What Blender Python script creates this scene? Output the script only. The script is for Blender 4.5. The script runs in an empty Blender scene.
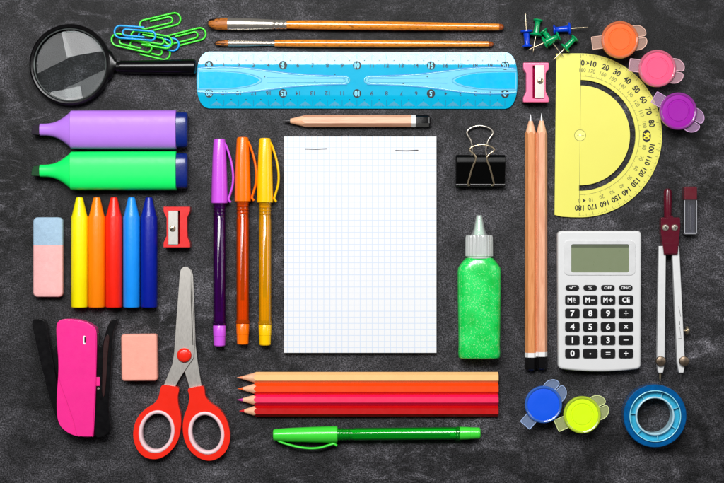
import bpy, math, random
from mathutils import Vector, Matrix, geometry
random.seed(7)
PI = math.pi
S = 0.000678            # metres per unit; every shape below is written in units of 0.678 mm
CX, CY, H = 362.0, 241.5, 1800.0
scene = bpy.context.scene
col = scene.collection

# ------------------------------------------------------------------ helpers
def lin(c):
    out = []
    for v in c[:3]:
        v = v / 255.0
        out.append(v / 12.92 if v <= 0.04045 else ((v + 0.055) / 1.055) ** 2.4)
    return out

class MB:
    """collects shapes for one mesh"""
    def __init__(s): s.v = []; s.f = []
    def add(s, vs, fs):
        n = len(s.v); s.v += [tuple(p) for p in vs]; s.f += [tuple(i + n for i in f) for f in fs]; return s
    def box(s, x0, x1, y0, y1, z0, z1):
        vs = [(x, y, z) for z in (z0, z1) for y in (y0, y1) for x in (x0, x1)]
        return s.add(vs, [(0, 2, 3, 1), (4, 5, 7, 6), (0, 1, 5, 4), (2, 6, 7, 3), (0, 4, 6, 2), (1, 3, 7, 5)])
    def prism(s, loops, z0, z1):
        if not isinstance(loops[0][0], (tuple, list)): loops = [loops]
        L = []
        for k, lp in enumerate(loops):
            a = sum(lp[i][0] * lp[(i + 1) % len(lp)][1] - lp[(i + 1) % len(lp)][0] * lp[i][1] for i in range(len(lp)))
            if (a > 0) == (k > 0): lp = lp[::-1]
            L.append(lp)
        flat = [p for lp in L for p in lp]; n = len(flat)
        if len(L) == 1:
            top = [tuple(range(n))]
        else:
            top = []
            for t in geometry.tessellate_polygon([[Vector((p[0], p[1], 0)) for p in lp] for lp in L]):
                a, b, c = [flat[i] for i in t]
                if (b[0]-a[0])*(c[1]-a[1]) - (b[1]-a[1])*(c[0]-a[0]) < 0: t = t[::-1]
                top.append(tuple(t))
        vs = [(p[0], p[1], z1) for p in flat] + [(p[0], p[1], z0) for p in flat]
        fs = top + [tuple(i + n for i in t[::-1]) for t in top]
        o = 0
        for lp in L:
            m = len(lp)
            for i in range(m):
                j = (i + 1) % m
                fs.append((o + i, o + n + i, o + n + j, o + j))
            o += m
        return s.add(vs, fs)
    def loft(s, st, seg=32, e=2.0, cap=(True, True), ang0=0.0):
        """stations (x, yc, zc, ry, rz) along x, superelliptic rings"""
        vs = []; fs = []
        for (x, yc, zc, ry, rz) in st:
            for k in range(seg):
                a = ang0 + 2 * PI * k / seg; c, d = math.cos(a), math.sin(a)
                vs.append((x, yc + ry * math.copysign(abs(c) ** (2 / e), c), zc + rz * math.copysign(abs(d) ** (2 / e), d)))
        for i in range(len(st) - 1):
            for k in range(seg):
                j = (k + 1) % seg
                fs.append((i * seg + k, i * seg + j, (i + 1) * seg + j, (i + 1) * seg + k))
        if cap[0]: fs.append(tuple(range(seg))[::-1])
        if cap[1]: fs.append(tuple((len(st) - 1) * seg + k for k in range(seg)))
        return s.add(vs, fs)
    def lathe(s, prof, seg=48, axis='z', o=(0, 0, 0), closed=False):
        """profile (r, t) turned round the axis"""
        vs = []; fs = []; n = len(prof)
        for (r, t) in prof:
            for k in range(seg):
                a = 2 * PI * k / seg; c, d = r * math.cos(a), r * math.sin(a)
                p = {'z': (c, d, t), 'x': (t, c, d), 'y': (d, t, c)}[axis]
                vs.append((p[0] + o[0], p[1] + o[1], p[2] + o[2]))
        for i in range(n if closed else n - 1):
            i2 = (i + 1) % n
            for k in range(seg):
                j = (k + 1) % seg
                fs.append((i * seg + k, i * seg + j, i2 * seg + j, i2 * seg + k))
        if not closed:
            fs.append(tuple(range(seg))[::-1]); fs.append(tuple((n - 1) * seg + k for k in range(seg)))
        return s.add(vs, fs)
    def tube(s, path, r, seg=10, rz=None, closed=False):
        path = [Vector(p) for p in path]; n = len(path); vs = []; fs = []
        up = Vector((0, 0, 1))
        for i, p in enumerate(path):
            if closed: t = path[(i + 1) % n] - path[i - 1]
            else: t = path[min(i + 1, n - 1)] - path[max(i - 1, 0)]
            t.normalize(); sd = t.cross(up)
            if sd.length < 1e-4: sd = Vector((1, 0, 0))
            sd.normalize(); u = sd.cross(t)
            for k in range(seg):
                a = 2 * PI * k / seg
                vs.append(p + sd * (r * math.cos(a)) + u * ((rz or r) * math.sin(a)))
        for i in range(n if closed else n - 1):
            i2 = (i + 1) % n
            for k in range(seg):
                j = (k + 1) % seg
                fs.append((i * seg + k, i * seg + j, i2 * seg + j, i2 * seg + k))
        if not closed:
            fs.append(tuple(range(seg))[::-1]); fs.append(tuple((n - 1) * seg + k for k in range(seg)))
        return s.add(vs, fs)
    def text(s, body, x, y, z, h, rot=0.0, bold=0.0, wide=1.0):
        vs, fs = text_geo(body, bold); c, d = math.cos(rot), math.sin(rot)
        return s.add([(x + h * (p[0] * wide * c - p[1] * d), y + h * (p[0] * wide * d + p[1] * c), z) for p in vs], fs)
    def disc(s, x, y, z, rx, ry=None, rot=0, n=40):
        ry = ry or rx; c, d = math.cos(rot), math.sin(rot)
        vs = []
        for k in range(n):
            a = 2 * PI * k / n; u, w = rx * math.cos(a), ry * math.sin(a)
            vs.append((x + u * c - w * d, y + u * d + w * c, z))
        return s.add(vs, [tuple(range(n))])
    def quad(s, pts, z): return s.add([(p[0], p[1], z) for p in pts], [tuple(range(len(pts)))])
    def line(s, x0, y0, x1, y1, w, z):
        d = Vector((x1 - x0, y1 - y0)); d.normalize(); nx, ny = -d.y * w / 2, d.x * w / 2
        return s.add([(x0 - nx, y0 - ny, z), (x1 - nx, y1 - ny, z), (x1 + nx, y1 + ny, z), (x0 + nx, y0 + ny, z)], [(0, 1, 2, 3)])
    def xf(s, M):
        s.v = [tuple(M @ Vector(p)) for p in s.v]; return s
    def build(s, name, m, parent=None, bevel=0, bseg=3, smooth=35, recalc=True):
        me = bpy.data.meshes.new(name)
        me.from_pydata([(a * S, b * S, c * S) for a, b, c in s.v], [], s.f); me.update()
        if recalc:
            import bmesh
            bm = bmesh.new(); bm.from_mesh(me)
            bmesh.ops.remove_doubles(bm, verts=bm.verts, dist=1e-7)
            bmesh.ops.recalc_face_normals(bm, faces=bm.faces); bm.to_mesh(me); bm.free()
        o = bpy.data.objects.new(name, me); col.objects.link(o)
        if bevel:
            md = o.modifiers.new('b', 'BEVEL'); md.width = bevel * S; md.segments = bseg
            md.limit_method = 'ANGLE'; md.angle_limit = math.radians(35); md.use_clamp_overlap = True
            wn = o.modifiers.new('w', 'WEIGHTED_NORMAL'); wn.weight = 100; wn.keep_sharp = True
            for p in me.polygons: p.use_smooth = True
            dg = bpy.context.evaluated_depsgraph_get()
            me2 = bpy.data.meshes.new_from_object(o.evaluated_get(dg)); o.modifiers.clear(); o.data = me2; me2.name = name; me = me2
        if not bevel:
            for p in me.polygons: p.use_smooth = True
            me.set_sharp_from_angle(angle=math.radians(smooth))
        me.materials.clear(); me.materials.append(m)
        if parent: o.parent = parent
        return o

_tc = {}
def text_geo(body, bold=0.0):
    k = (body, bold)
    if k not in _tc:
        cu = bpy.data.curves.new('t', 'FONT'); cu.body = body; cu.size = 1; cu.offset = bold; cu.resolution_u = 4
        o = bpy.data.objects.new('t', cu); col.objects.link(o)
        dg = bpy.context.evaluated_depsgraph_get(); dg.update()
        me = bpy.data.meshes.new_from_object(o.evaluated_get(dg))
        vs = [v.co.copy() for v in me.vertices]; fs = [tuple(p.vertices) for p in me.polygons]
        xs = [v.x for v in vs]; mx = (min(xs) + max(xs)) / 2
        vs = [((v.x - mx) / 0.7, (v.y - 0.35) / 0.7) for v in vs]
        bpy.data.objects.remove(o); bpy.data.curves.remove(cu); bpy.data.meshes.remove(me)
        _tc[k] = (vs, fs)
    return _tc[k]

def smooth_path(pts, n=6, closed=False):
    out = []; m = len(pts); P = [Vector(p) for p in pts]
    for i in range(m if closed else m - 1):
        if closed: a, b, c, d = P[i - 1], P[i], P[(i + 1) % m], P[(i + 2) % m]
        else: a, b, c, d = P[max(i - 1, 0)], P[i], P[i + 1], P[min(i + 2, m - 1)]
        for k in range(n):
            t = k / n
            out.append(tuple(0.5 * ((2 * b) + (c - a) * t + (2 * a - 5 * b + 4 * c - d) * t * t + (3 * b - a - 3 * c + d) * t ** 3)))
    if not closed: out.append(tuple(P[-1]))
    return out

def rrect(w, h, r, n=6, cx=0, cy=0):
    pts = []
    for (sx, sy, a0) in ((1, 1, 0), (-1, 1, 90), (-1, -1, 180), (1, -1, 270)):
        for k in range(n + 1):
            a = math.radians(a0 + 90 * k / n)
            pts.append((cx + sx * (w / 2 - r) + r * math.cos(a), cy + sy * (h / 2 - r) + r * math.sin(a)))
    return pts
def circ(r, n=48, cx=0, cy=0): return [(cx + r * math.cos(2 * PI * k / n), cy + r * math.sin(2 * PI * k / n)) for k in range(n)]
def ell(rx, ry, rot, cx, cy, n=48):
    c, d = math.cos(rot), math.sin(rot)
    return [(cx + rx * math.cos(a) * c - ry * math.sin(a) * d, cy + rx * math.cos(a) * d + ry * math.sin(a) * c) for a in [2 * PI * k / n for k in range(n)]]

def world(px, py, z=0.0):
    f = (H - z) / H
    return ((px - CX) * f * S, (CY - py) * f * S)
def thing(name, label, cat, px, py, rot=0, zref=0, z=0, group=None):
    o = bpy.data.objects.new(name, None); col.objects.link(o); o.empty_display_size = 0.01
    x, y = world(px, py, zref); o.location = (x, y, z * S); o.rotation_euler = (0, 0, math.radians(rot))
    o['label'] = label; o['category'] = cat
    if group: o['group'] = group
    return o
def copy_tree(o, parent=None):
    c = o.copy(); col.objects.link(c); c.parent = parent
    for ch in list(o.children): copy_tree(ch, c)
    return c
def move(o, px, py, rot, zref=0, z=0, label=None):
    x, y = world(px, py, zref); o.location = (x, y, z * S); o.rotation_euler = (0, 0, math.radians(rot))
    if label: o['label'] = label
    return o

# ------------------------------------------------------------------ materials
def nodes(name):
    m = bpy.data.materials.new(name); m.use_nodes = True; nt = m.node_tree; nt.nodes.clear()
    out = nt.nodes.new('ShaderNodeOutputMaterial'); return m, nt, out
def N(nt, t, **kw):
    n = nt.nodes.new(t)
    for k, v in kw.items():
        if k.startswith('_'): setattr(n, k[1:], v)
        else: n.inputs[k.replace('__', ' ')].default_value = v
    return n
def coords(nt, scale=(1, 1, 1), rnd=True):
    tc = N(nt, 'ShaderNodeTexCoord'); mp = N(nt, 'ShaderNodeMapping'); mp.inputs['Scale'].default_value = scale
    nt.links.new(tc.outputs['Object'], mp.inputs['Vector'])
    if rnd:
        oi = N(nt, 'ShaderNodeObjectInfo'); mu = N(nt, 'ShaderNodeMath', _operation='MULTIPLY'); mu.inputs[1].default_value = 13.7
        cb = N(nt, 'ShaderNodeCombineXYZ')
        nt.links.new(oi.outputs['Random'], mu.inputs[0])
        for i in range(3): nt.links.new(mu.outputs[0], cb.inputs[i])
        nt.links.new(cb.outputs[0], mp.inputs['Location'])
    return mp.outputs[0]
def noise(nt, vec, scale, detail=3, rough=0.5, dist=0):
    n = N(nt, 'ShaderNodeTexNoise'); n.inputs['Scale'].default_value = scale; n.inputs['Detail'].default_value = detail
    n.inputs['Roughness'].default_value = rough; n.inputs['Distortion'].default_value = dist
    nt.links.new(vec, n.inputs['Vector']); return n.outputs['Fac']
def ramp(nt, fac, stops):
    r = N(nt, 'ShaderNodeValToRGB'); cr = r.color_ramp
    while len(cr.elements) < len(stops): cr.elements.new(0.5)
    for e, (p, c) in zip(cr.elements, stops):
        e.position = p; e.color = (c[0], c[1], c[2], 1) if isinstance(c, (tuple, list)) else (c, c, c, 1)
    nt.links.new(fac, r.inputs[0]); return r.outputs[0]
def maprange(nt, fac, a, b, c, d):
    n = N(nt, 'ShaderNodeMapRange'); n.inputs['From Min'].default_value = a; n.inputs['From Max'].default_value = b
    n.inputs['To Min'].default_value = c; n.inputs['To Max'].default_value = d; nt.links.new(fac, n.inputs['Value']); return n.outputs[0]
def math_(nt, op, a, b=None, c=None):
    n = N(nt, 'ShaderNodeMath', _operation=op)
    for i, v in enumerate((a, b, c)):
        if v is None: continue
        if isinstance(v, (int, float)): n.inputs[i].default_value = v
        else: nt.links.new(v, n.inputs[i])
    return n.outputs[0]

def plastic(name, c, rough=0.35, metal=0.0, var=0.06, vs=120, stretch=(1, 1, 1), bump=0.05, bs=900, coat=0.0,
            clear=0.0, tint=None, sub=0.0, spec=0.4, trans=0.0, lowc=None, dist=0.0, rvar=0.03, grough=0.05, ior=1.45):
    """clear = share of light that passes straight through (tinted), trans = share scattered through"""
    m, nt, out = nodes(name); L = nt.links.new
    vec = coords(nt, stretch); f = noise(nt, vec, vs, 4, 0.6, dist)
    base = lin(c); lo = lin(lowc) if lowc else [v * (1 - var) for v in base]; hi = base if lowc else [min(1, v * (1 + var)) for v in base]
    cr = ramp(nt, f, [(0.3, lo), (0.7, hi)])
    p = N(nt, 'ShaderNodeBsdfPrincipled'); L(cr, p.inputs['Base Color'])
    p.inputs['Metallic'].default_value = metal; p.inputs['Specular IOR Level'].default_value = spec
    p.inputs['Coat Weight'].default_value = coat; p.inputs['Coat Roughness'].default_value = 0.08
    p.inputs['Subsurface Weight'].default_value = sub; p.inputs['Subsurface Radius'].default_value = (1, 0.6, 0.5); p.inputs['Subsurface Scale'].default_value = 0.002
    g = noise(nt, vec, vs * 2.3, 3); L(maprange(nt, g, 0.3, 0.7, max(0.02, rough - rvar), rough + rvar), p.inputs['Roughness'])
    if clear: bump = 0
    if bump:
        b = N(nt, 'ShaderNodeBump'); b.inputs['Strength'].default_value = bump; b.inputs['Distance'].default_value = 0.0005
        L(noise(nt, vec, bs, 3), b.inputs['Height']); L(b.outputs[0], p.inputs['Normal'])
    sh = p.outputs[0]
    if trans:
        t = N(nt, 'ShaderNodeBsdfTranslucent'); L(cr, t.inputs['Color'])
        mx = N(nt, 'ShaderNodeMixShader'); mx.inputs[0].default_value = trans; L(sh, mx.inputs[1]); L(t.outputs[0], mx.inputs[2]); sh = mx.outputs[0]
    if clear:
        t = N(nt, 'ShaderNodeBsdfTransparent'); tc = lin(tint or c); t.inputs['Color'].default_value = (*tc, 1)
        gl = N(nt, 'ShaderNodeBsdfGlossy'); gl.inputs['Roughness'].default_value = grough
        mx = N(nt, 'ShaderNodeMixShader'); mx.inputs[0].default_value = clear; L(sh, mx.inputs[1]); L(t.outputs[0], mx.inputs[2])
        fr = N(nt, 'ShaderNodeFresnel'); fr.inputs['IOR'].default_value = ior
        m2 = N(nt, 'ShaderNodeMixShader'); L(fr.outputs[0], m2.inputs[0]); L(mx.outputs[0], m2.inputs[1]); L(gl.outputs[0], m2.inputs[2]); sh = m2.outputs[0]
    L(sh, out.inputs['Surface']); return m

def board_material():
    m, nt, out = nodes('chalky_blackboard'); L = nt.links.new
    tc = N(nt, 'ShaderNodeTexCoord').outputs['Object']
    def mapped(rot, sc, off=(0, 0, 0)):
        mp = N(nt, 'ShaderNodeMapping'); mp.inputs['Rotation'].default_value = (0, 0, math.radians(rot)); mp.inputs['Scale'].default_value = sc
        mp.inputs['Location'].default_value = off; L(tc, mp.inputs['Vector']); return mp.outputs[0]
    cloud = noise(nt, mapped(0, (1, 1, 1), (2.3, 0.4, 0)), 6, 6, 0.66, 1.2)
    cloud2 = noise(nt, mapped(20, (1, 1, 1), (3, 1, 0)), 17, 6, 0.68, 1.6)
    fine = noise(nt, mapped(50, (1, 1, 1), (8, 3, 0)), 130, 4, 0.7, 1.0)
    # wiped chalk: a few soft curved smears
    def smear(rot, off, sc):
        a = noise(nt, mapped(rot, (16, 34, 1), off), sc, 6, 0.65, 2.4); k = noise(nt, mapped(0, (1, 1, 1), off), 9, 2)
        return math_(nt, 'MULTIPLY', ramp(nt, a, [(0.52, 0.0), (0.74, 1.0)]), ramp(nt, k, [(0.5, 0.0), (0.66, 1.0)]))
    chalk = math_(nt, 'ADD', smear(48, (4, 2, 0), 1.6), smear(-40, (2, 9, 0), 1.5))
    def scratch(rot, off, w=420):
        a = noise(nt, mapped(rot, (16, w, 1), off), 3.0, 2, 0.5, 0.5); k = noise(nt, mapped(0, (1, 1, 1), off), 22, 2)
        return math_(nt, 'MULTIPLY', ramp(nt, a, [(0.71, 0.0), (0.79, 1.0)]), ramp(nt, k, [(0.56, 0.0), (0.66, 1.0)]))
    scr = math_(nt, 'ADD', math_(nt, 'ADD', scratch(62, (5, 3, 0)), scratch(-28, (9, 13, 0))), scratch(-50, (19, 3, 0), 300))
    grain = noise(nt, tc, 1000, 3, 0.85)
    grain2 = noise(nt, tc, 1700, 2, 0.6)
    v = math_(nt, 'MULTIPLY', ramp(nt, cloud, [(0.44, 0.0), (0.68, 1.0)]), 0.034)
    v = math_(nt, 'ADD', v, math_(nt, 'MULTIPLY', ramp(nt, cloud2, [(0.48, 0.0), (0.74, 1.0)]), 0.048))
    v = math_(nt, 'ADD', v, math_(nt, 'MULTIPLY', chalk, 0.09))
    v = math_(nt, 'ADD', v, 0.0035)
    v = math_(nt, 'MULTIPLY', v, ramp(nt, fine, [(0.3, 0.55), (0.7, 1.6)]))
    g = ramp(nt, grain, [(0.40, 0.0), (0.5, 0.28), (0.62, 1.0)])
    v = math_(nt, 'MULTIPLY', v, math_(nt, 'MULTIPLY_ADD', g, 2.3, 0.14))
    v = math_(nt, 'ADD', v, math_(nt, 'MULTIPLY', math_(nt, 'MULTIPLY', scr, g), 0.30))
    v = math_(nt, 'ADD', v, math_(nt, 'MULTIPLY', ramp(nt, grain2, [(0.70, 0.0), (0.78, 1.0)]), 0.12))
    mul = N(nt, 'ShaderNodeVectorMath', _operation='SCALE'); mul.inputs[0].default_value = (1.01, 0.97, 1.08); L(v, mul.inputs['Scale'])
    p = N(nt, 'ShaderNodeBsdfPrincipled'); L(mul.outputs[0], p.inputs['Base Color'])
    p.inputs['Specular IOR Level'].default_value = 0.18
    L(maprange(nt, cloud2, 0.3, 0.7, 0.36, 0.5), p.inputs['Roughness'])
    b = N(nt, 'ShaderNodeBump'); b.inputs['Strength'].default_value = 0.5; b.inputs['Distance'].default_value = 0.0006
    L(grain, b.inputs['Height']); L(b.outputs[0], p.inputs['Normal'])
    L(p.outputs[0], out.inputs['Surface']); return m

def glitter_material():
    m, nt, out = nodes('green_glitter_glue'); L = nt.links.new
    vec = coords(nt); vo = N(nt, 'ShaderNodeTexVoronoi'); vo.inputs['Scale'].default_value = 1350; L(vec, vo.inputs['Vector'])
    sep = N(nt, 'ShaderNodeSeparateColor'); L(vo.outputs['Color'], sep.inputs[0])
    dens = noise(nt, vec, 90, 3)
    th = math_(nt, 'ADD', sep.outputs[0], math_(nt, 'MULTIPLY', math_(nt, 'SUBTRACT', dens, 0.5), 1.1))
    fl = ramp(nt, th, [(0.62, 0.0), (0.90, 0.8)])
    near = ramp(nt, vo.outputs['Distance'], [(0.34, 1.0), (0.55, 0.0)])
    fl = math_(nt, 'MULTIPLY', fl, near)
    cr = ramp(nt, dens, [(0.35, lin((2, 192, 66))), (0.65, lin((26, 222, 98)))])
    mx = N(nt, 'ShaderNodeMix', _data_type='RGBA'); L(fl, mx.inputs[0]); L(cr, mx.inputs[6]); mx.inputs[7].default_value = (*lin((160, 250, 160)), 1)
    p = N(nt, 'ShaderNodeBsdfPrincipled'); L(mx.outputs[2], p.inputs['Base Color']); p.inputs['Roughness'].default_value = 0.3
    p.inputs['Coat Weight'].default_value = 0.5; p.inputs['Coat Roughness'].default_value = 0.1
    nm = N(nt, 'ShaderNodeMath', _operation='MULTIPLY'); L(fl, nm.inputs[0]); nm.inputs[1].default_value = 0.3; L(nm.outputs[0], p.inputs['Metallic'])
    b = N(nt, 'ShaderNodeBump'); b.inputs['Strength'].default_value = 0.15; b.inputs['Distance'].default_value = 0.0005
    L(sep.outputs[1], b.inputs['Height']); L(b.outputs[0], p.inputs['Normal'])
    L(p.outputs[0], out.inputs['Surface']); return m

def lens_material():
    m, nt, out = nodes('clear_glass'); L = nt.links.new
    t = N(nt, 'ShaderNodeBsdfTransparent'); t.inputs['Color'].default_value = (0.93, 0.95, 0.95, 1)
    g = N(nt, 'ShaderNodeBsdfGlossy'); g.inputs['Roughness'].default_value = 0.015
    f = N(nt, 'ShaderNodeFresnel'); f.inputs['IOR'].default_value = 1.34
    x = N(nt, 'ShaderNodeMixShader'); L(f.outputs[0], x.inputs[0]); L(t.outputs[0], x.inputs[1]); L(g.outputs[0], x.inputs[2]); L(x.outputs[0], out.inputs['Surface']); return m

def paper_material():
    m, nt, out = nodes('squared_paper'); L = nt.links.new
    tc = N(nt, 'ShaderNodeTexCoord').outputs['Object']; sp = N(nt, 'ShaderNodeSeparateXYZ'); L(tc, sp.inputs[0])
    pitch = 6.04 * S
    def lines(o):
        a = math_(nt, 'FRACT', math_(nt, 'ADD', math_(nt, 'DIVIDE', o, pitch), 100.5)); d = math_(nt, 'ABSOLUTE', math_(nt, 'SUBTRACT', a, 0.5))
        return ramp(nt, d, [(0.035, 1.0), (0.075, 0.0)])
    g = math_(nt, 'MAXIMUM', lines(sp.outputs[0]), lines(sp.outputs[1]))
    mx = N(nt, 'ShaderNodeMix', _data_type='RGBA'); L(math_(nt, 'MULTIPLY', g, 0.42), mx.inputs[0]); mx.inputs[6].default_value = (0.79, 0.79, 0.80, 1)
    mx.inputs[7].default_value = (*lin((150, 186, 226)), 1)
    p = N(nt, 'ShaderNodeBsdfPrincipled'); L(mx.outputs[2], p.inputs['Base Color']); p.inputs['Roughness'].default_value = 0.7; p.inputs['Specular IOR Level'].default_value = 0.2
    b = N(nt, 'ShaderNodeBump'); b.inputs['Strength'].default_value = 0.1; b.inputs['Distance'].default_value = 0.0003; L(noise(nt, tc, 60, 3), b.inputs['Height']); L(b.outputs[0], p.inputs['Normal'])
    L(p.outputs[0], out.inputs['Surface']); return m

def wood(name, c, c2, rough=0.45, coat=0.0, speck=0.0, sc=(12, 140, 140)):
    m, nt, out = nodes(name); L = nt.links.new
    vec = coords(nt, sc); f = noise(nt, vec, 4.5, 5, 0.65, 0.8)
    base = ramp(nt, f, [(0.3, lin(c2)), (0.65, lin(c))])
    if speck:
        v2 = coords(nt, (160, 420, 420)); k = ramp(nt, noise(nt, v2, 3.0, 3, 0.6), [(0.54, 0.0), (0.66, 1.0)])
        mx = N(nt, 'ShaderNodeMix', _data_type='RGBA'); L(math_(nt, 'MULTIPLY', k, speck), mx.inputs[0]); L(base, mx.inputs[6]); mx.inputs[7].default_value = (*lin((120, 52, 8)), 1); base = mx.outputs[2]
    p = N(nt, 'ShaderNodeBsdfPrincipled'); L(base, p.inputs['Base Color']); p.inputs['Roughness'].default_value = rough
    p.inputs['Coat Weight'].default_value = coat; p.inputs['Coat Roughness'].default_value = 0.06
    b = N(nt, 'ShaderNodeBump'); b.inputs['Strength'].default_value = 0.12; b.inputs['Distance'].default_value = 0.0003; L(f, b.inputs['Height']); L(b.outputs[0], p.inputs['Normal'])
    L(p.outputs[0], out.inputs['Surface']); return m

M = {}
M['black'] = plastic('black_plastic', (11, 10, 11), 0.26, var=0.2, spec=.3)
M['black_satin'] = plastic('satin_black_plastic', (8, 7, 9), 0.24, var=0.3, bump=0.02, spec=.34)
M['steel'] = plastic('brushed_steel', (176, 172, 166), 0.42, metal=0.9, stretch=(3, 1, 1), vs=160, bump=0.0, var=.05)
M['chrome'] = plastic('polished_metal', (222, 214, 200), 0.26, metal=.85, var=0.03, bump=0)
M['brass'] = plastic('warm_brass_metal', (214, 196, 164), 0.25, metal=0.85, var=.04, bump=0)
M['white'] = plastic('white_plastic', (232, 231, 230), 0.4, var=0.02)
M['ink'] = plastic('black_print', (14, 14, 18), 0.5, bump=0)
M['ink_grey'] = plastic('worn_grey_print', (105, 105, 60), 0.5, bump=0)
M['ink_white'] = plastic('white_print', (240, 240, 240), 0.5, bump=0)
M['graphite_sheen'] = plastic('graphite_lead_painted_sheen', (190, 190, 192), 0.3, metal=0.6, bump=0)  # lighter copy of the graphite, its reflection painted into the colour
M['graphite'] = plastic('graphite_lead', (92, 90, 92), 0.28, metal=0.7, bump=0)
M['cedar'] = wood('bare_cedar_wood', (246, 196, 158), (226, 160, 122))
M['cedar_body'] = wood('varnished_pale_wood', (236, 176, 140), (212, 140, 104), 0.4, 0.12)
M['cedar_tan'] = wood('varnished_tan_wood', (226, 152, 96), (202, 122, 66), 0.35, 0.45)
M['amber'] = wood('varnished_amber_wood', (240, 156, 48), (214, 116, 22), 0.28, 0.8, 0.75)
M['bristle'] = wood('brown_bristles', (206, 122, 40), (112, 54, 16), 0.5, sc=(16, 700, 700))
M['bristle_dark'] = plastic('dark_bristle_tip', (28, 16, 12), 0.6)
M['glass'] = lens_material(); M['paper'] = paper_material(); M['glitter'] = glitter_material()
M['page_edge'] = plastic('page_edges', (238, 236, 230), 0.7, var=0.06, stretch=(1, 1, 40), vs=400)

# ------------------------------------------------------------------ setting
def board():
    me = MB(); me.box(-2200, 2200, -2200, 2200, -25, 0)
    o = me.build('blackboard_surface', board_material()); o['kind'] = 'structure'; o['label'] = 'dark grey chalk-smeared blackboard surface under everything'
board()

# ------------------------------------------------------------------ magnifying glass
def magnifier():
    t = thing('magnifying_glass', 'black magnifying glass with a round lens and straight black handle', 'magnifying glass', 70.5, 65, 0, 6)
    fr = MB(); fr.lathe([(36.2, 1.2), (36.2, 9.5), (37.2, 11.2), (38.6, 11.6), (40.2, 10.4), (40.8, 7), (40.8, 3.5), (40, 1), (38.6, 0), (37, 0.2)], 96, closed=True)
    fr.build('frame', M['black'], t)
    R = 330.0; pr = [(0.01, R)]
    top = []; n = 10
    for k in range(n + 1):
        r = 36.4 * k / n; top.append((max(r, 0.01), 5.0 + math.sqrt(R * R - r * r) - math.sqrt(R * R - 36.4 ** 2)))
    bot = [(p[0], 8.4 - (p[1] - 5.0) * 0.6 - 2.8) for p in top[::-1]]
    le = MB(); le.lathe(top + bot, 96); le.build('lens', M['glass'], t, smooth=60)
    rim = MB(); rim.lathe([(35.2, 8.6), (36.3, 9.3), (36.3, 7.8), (35.4, 7.8)], 96, closed=True)
    rim.build('lens_rim', plastic('grey_rim_bead', (92, 98, 96), 0.25, metal=0.3), t)
    c = MB(); c.loft([(34.5 + 3.2, 0, 6, 15.5, 4.6), (41, 0, 6, 13.5, 4.6), (44, 0, 6, 6.0, 4.2), (46, 0, 6.2, 5.2, 4.2)], 28, 2.6)
    c.build('collar', M['black_satin'], t)
    h = MB()
    h.loft([(46, -2, 6.8, 5.0, 5.0), (49.5, -2, 6.8, 5.4, 5.4), (50, -2, 7.2, 6.2, 6.2), (90, -2, 7.5, 7.0, 7.0), (121, -1.8, 7.8, 7.6, 7.6), (123.8, -1.8, 7.8, 7.4, 7.4), (125.3, -1.8, 7.8, 5.8, 5.8)], 40)
    h.build('handle', M['black_satin'], t)
magnifier()

# ------------------------------------------------------------------ paper clips
def clip_path():
    P = [(-9, 3.3), (0, 3.3), (10, 3.3)]
    for k in range(1, 10): a = PI / 2 - PI * k / 10; P.append((10 + 3.1 * math.cos(a), 0.2 + 3.1 * math.sin(a)))
    P += [(10, -2.9), (-2, -3.0), (-15.2, -3.1)]
    for k in range(1, 12): a = -PI / 2 - PI * k / 12; P.append((-15.4 + 4.5 * math.cos(a), 1.4 + 4.5 * math.sin(a)))
    P += [(-15.2, 5.9), (0, 6.0), (15, 6.1)]
    for k in range(1, 14): a = PI / 2 - PI * k / 14; P.append((15.2 + 6.1 * math.cos(a), 0.0 + 6.1 * math.sin(a)))
    P += [(15, -6.1), (3, -6.2), (-8, -6.3)]
    return [(x, y, 0.95 + 0.5 * (1 if 0 <= i <= 12 else 0) * 0.3) for i, (x, y) in enumerate(P)]
def paper_clips():
    gm = plastic('green_coated_wire', (62, 222, 40), 0.22, var=0.03, coat=0.3, bump=0)
    bm_ = plastic('blue_coated_wire', (0, 158, 240), 0.22, var=0.03, coat=0.3, bump=0)
    spots = [
        ('g', 149.3, 50.0, -14, 0.0, 'green paper clip lowest in the pile, nearest the magnifier handle'),
        ('b', 158.0, 41.0, -14, 2.0, 'blue paper clip mostly hidden under the green paper clips'),
        ('g', 185.0, 37.8, 14, 0.6, 'green paper clip at the right end of the pile, pointing to the paintbrush'),
        ('g', 159.7, 22.6, 13, 0.3, 'green paper clip at the top of the pile, apart from the rest'),
        ('g', 132.6, 43.2, 167, 4.0, 'green paper clip at the lower left of the pile beside the lens'),
        ('g', 151.0, 39.6, -10, 6.0, 'green paper clip in the middle of the pile crossing the others'),
        ('b', 135.9, 33.2, 175, 8.0, 'bright blue paper clip lying on top of the green ones')]
    pr = {}
    for k, px, py, rot, z, lb in spots:
        if k not in pr:
            b = MB(); b.tube(clip_path(), 0.95, 10); o = b.build('paper_clip', gm if k == 'g' else bm_, smooth=80); pr[k] = o
        else: o = pr[k].copy(); col.objects.link(o)
        o['category'] = 'paper clip'; o['group'] = 'heap of coated paper clips'
        move(o, px, py, rot, z, z, lb)
        if z > 1.5: o.rotation_euler[1] = math.radians(1.5)
paper_clips()

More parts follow.
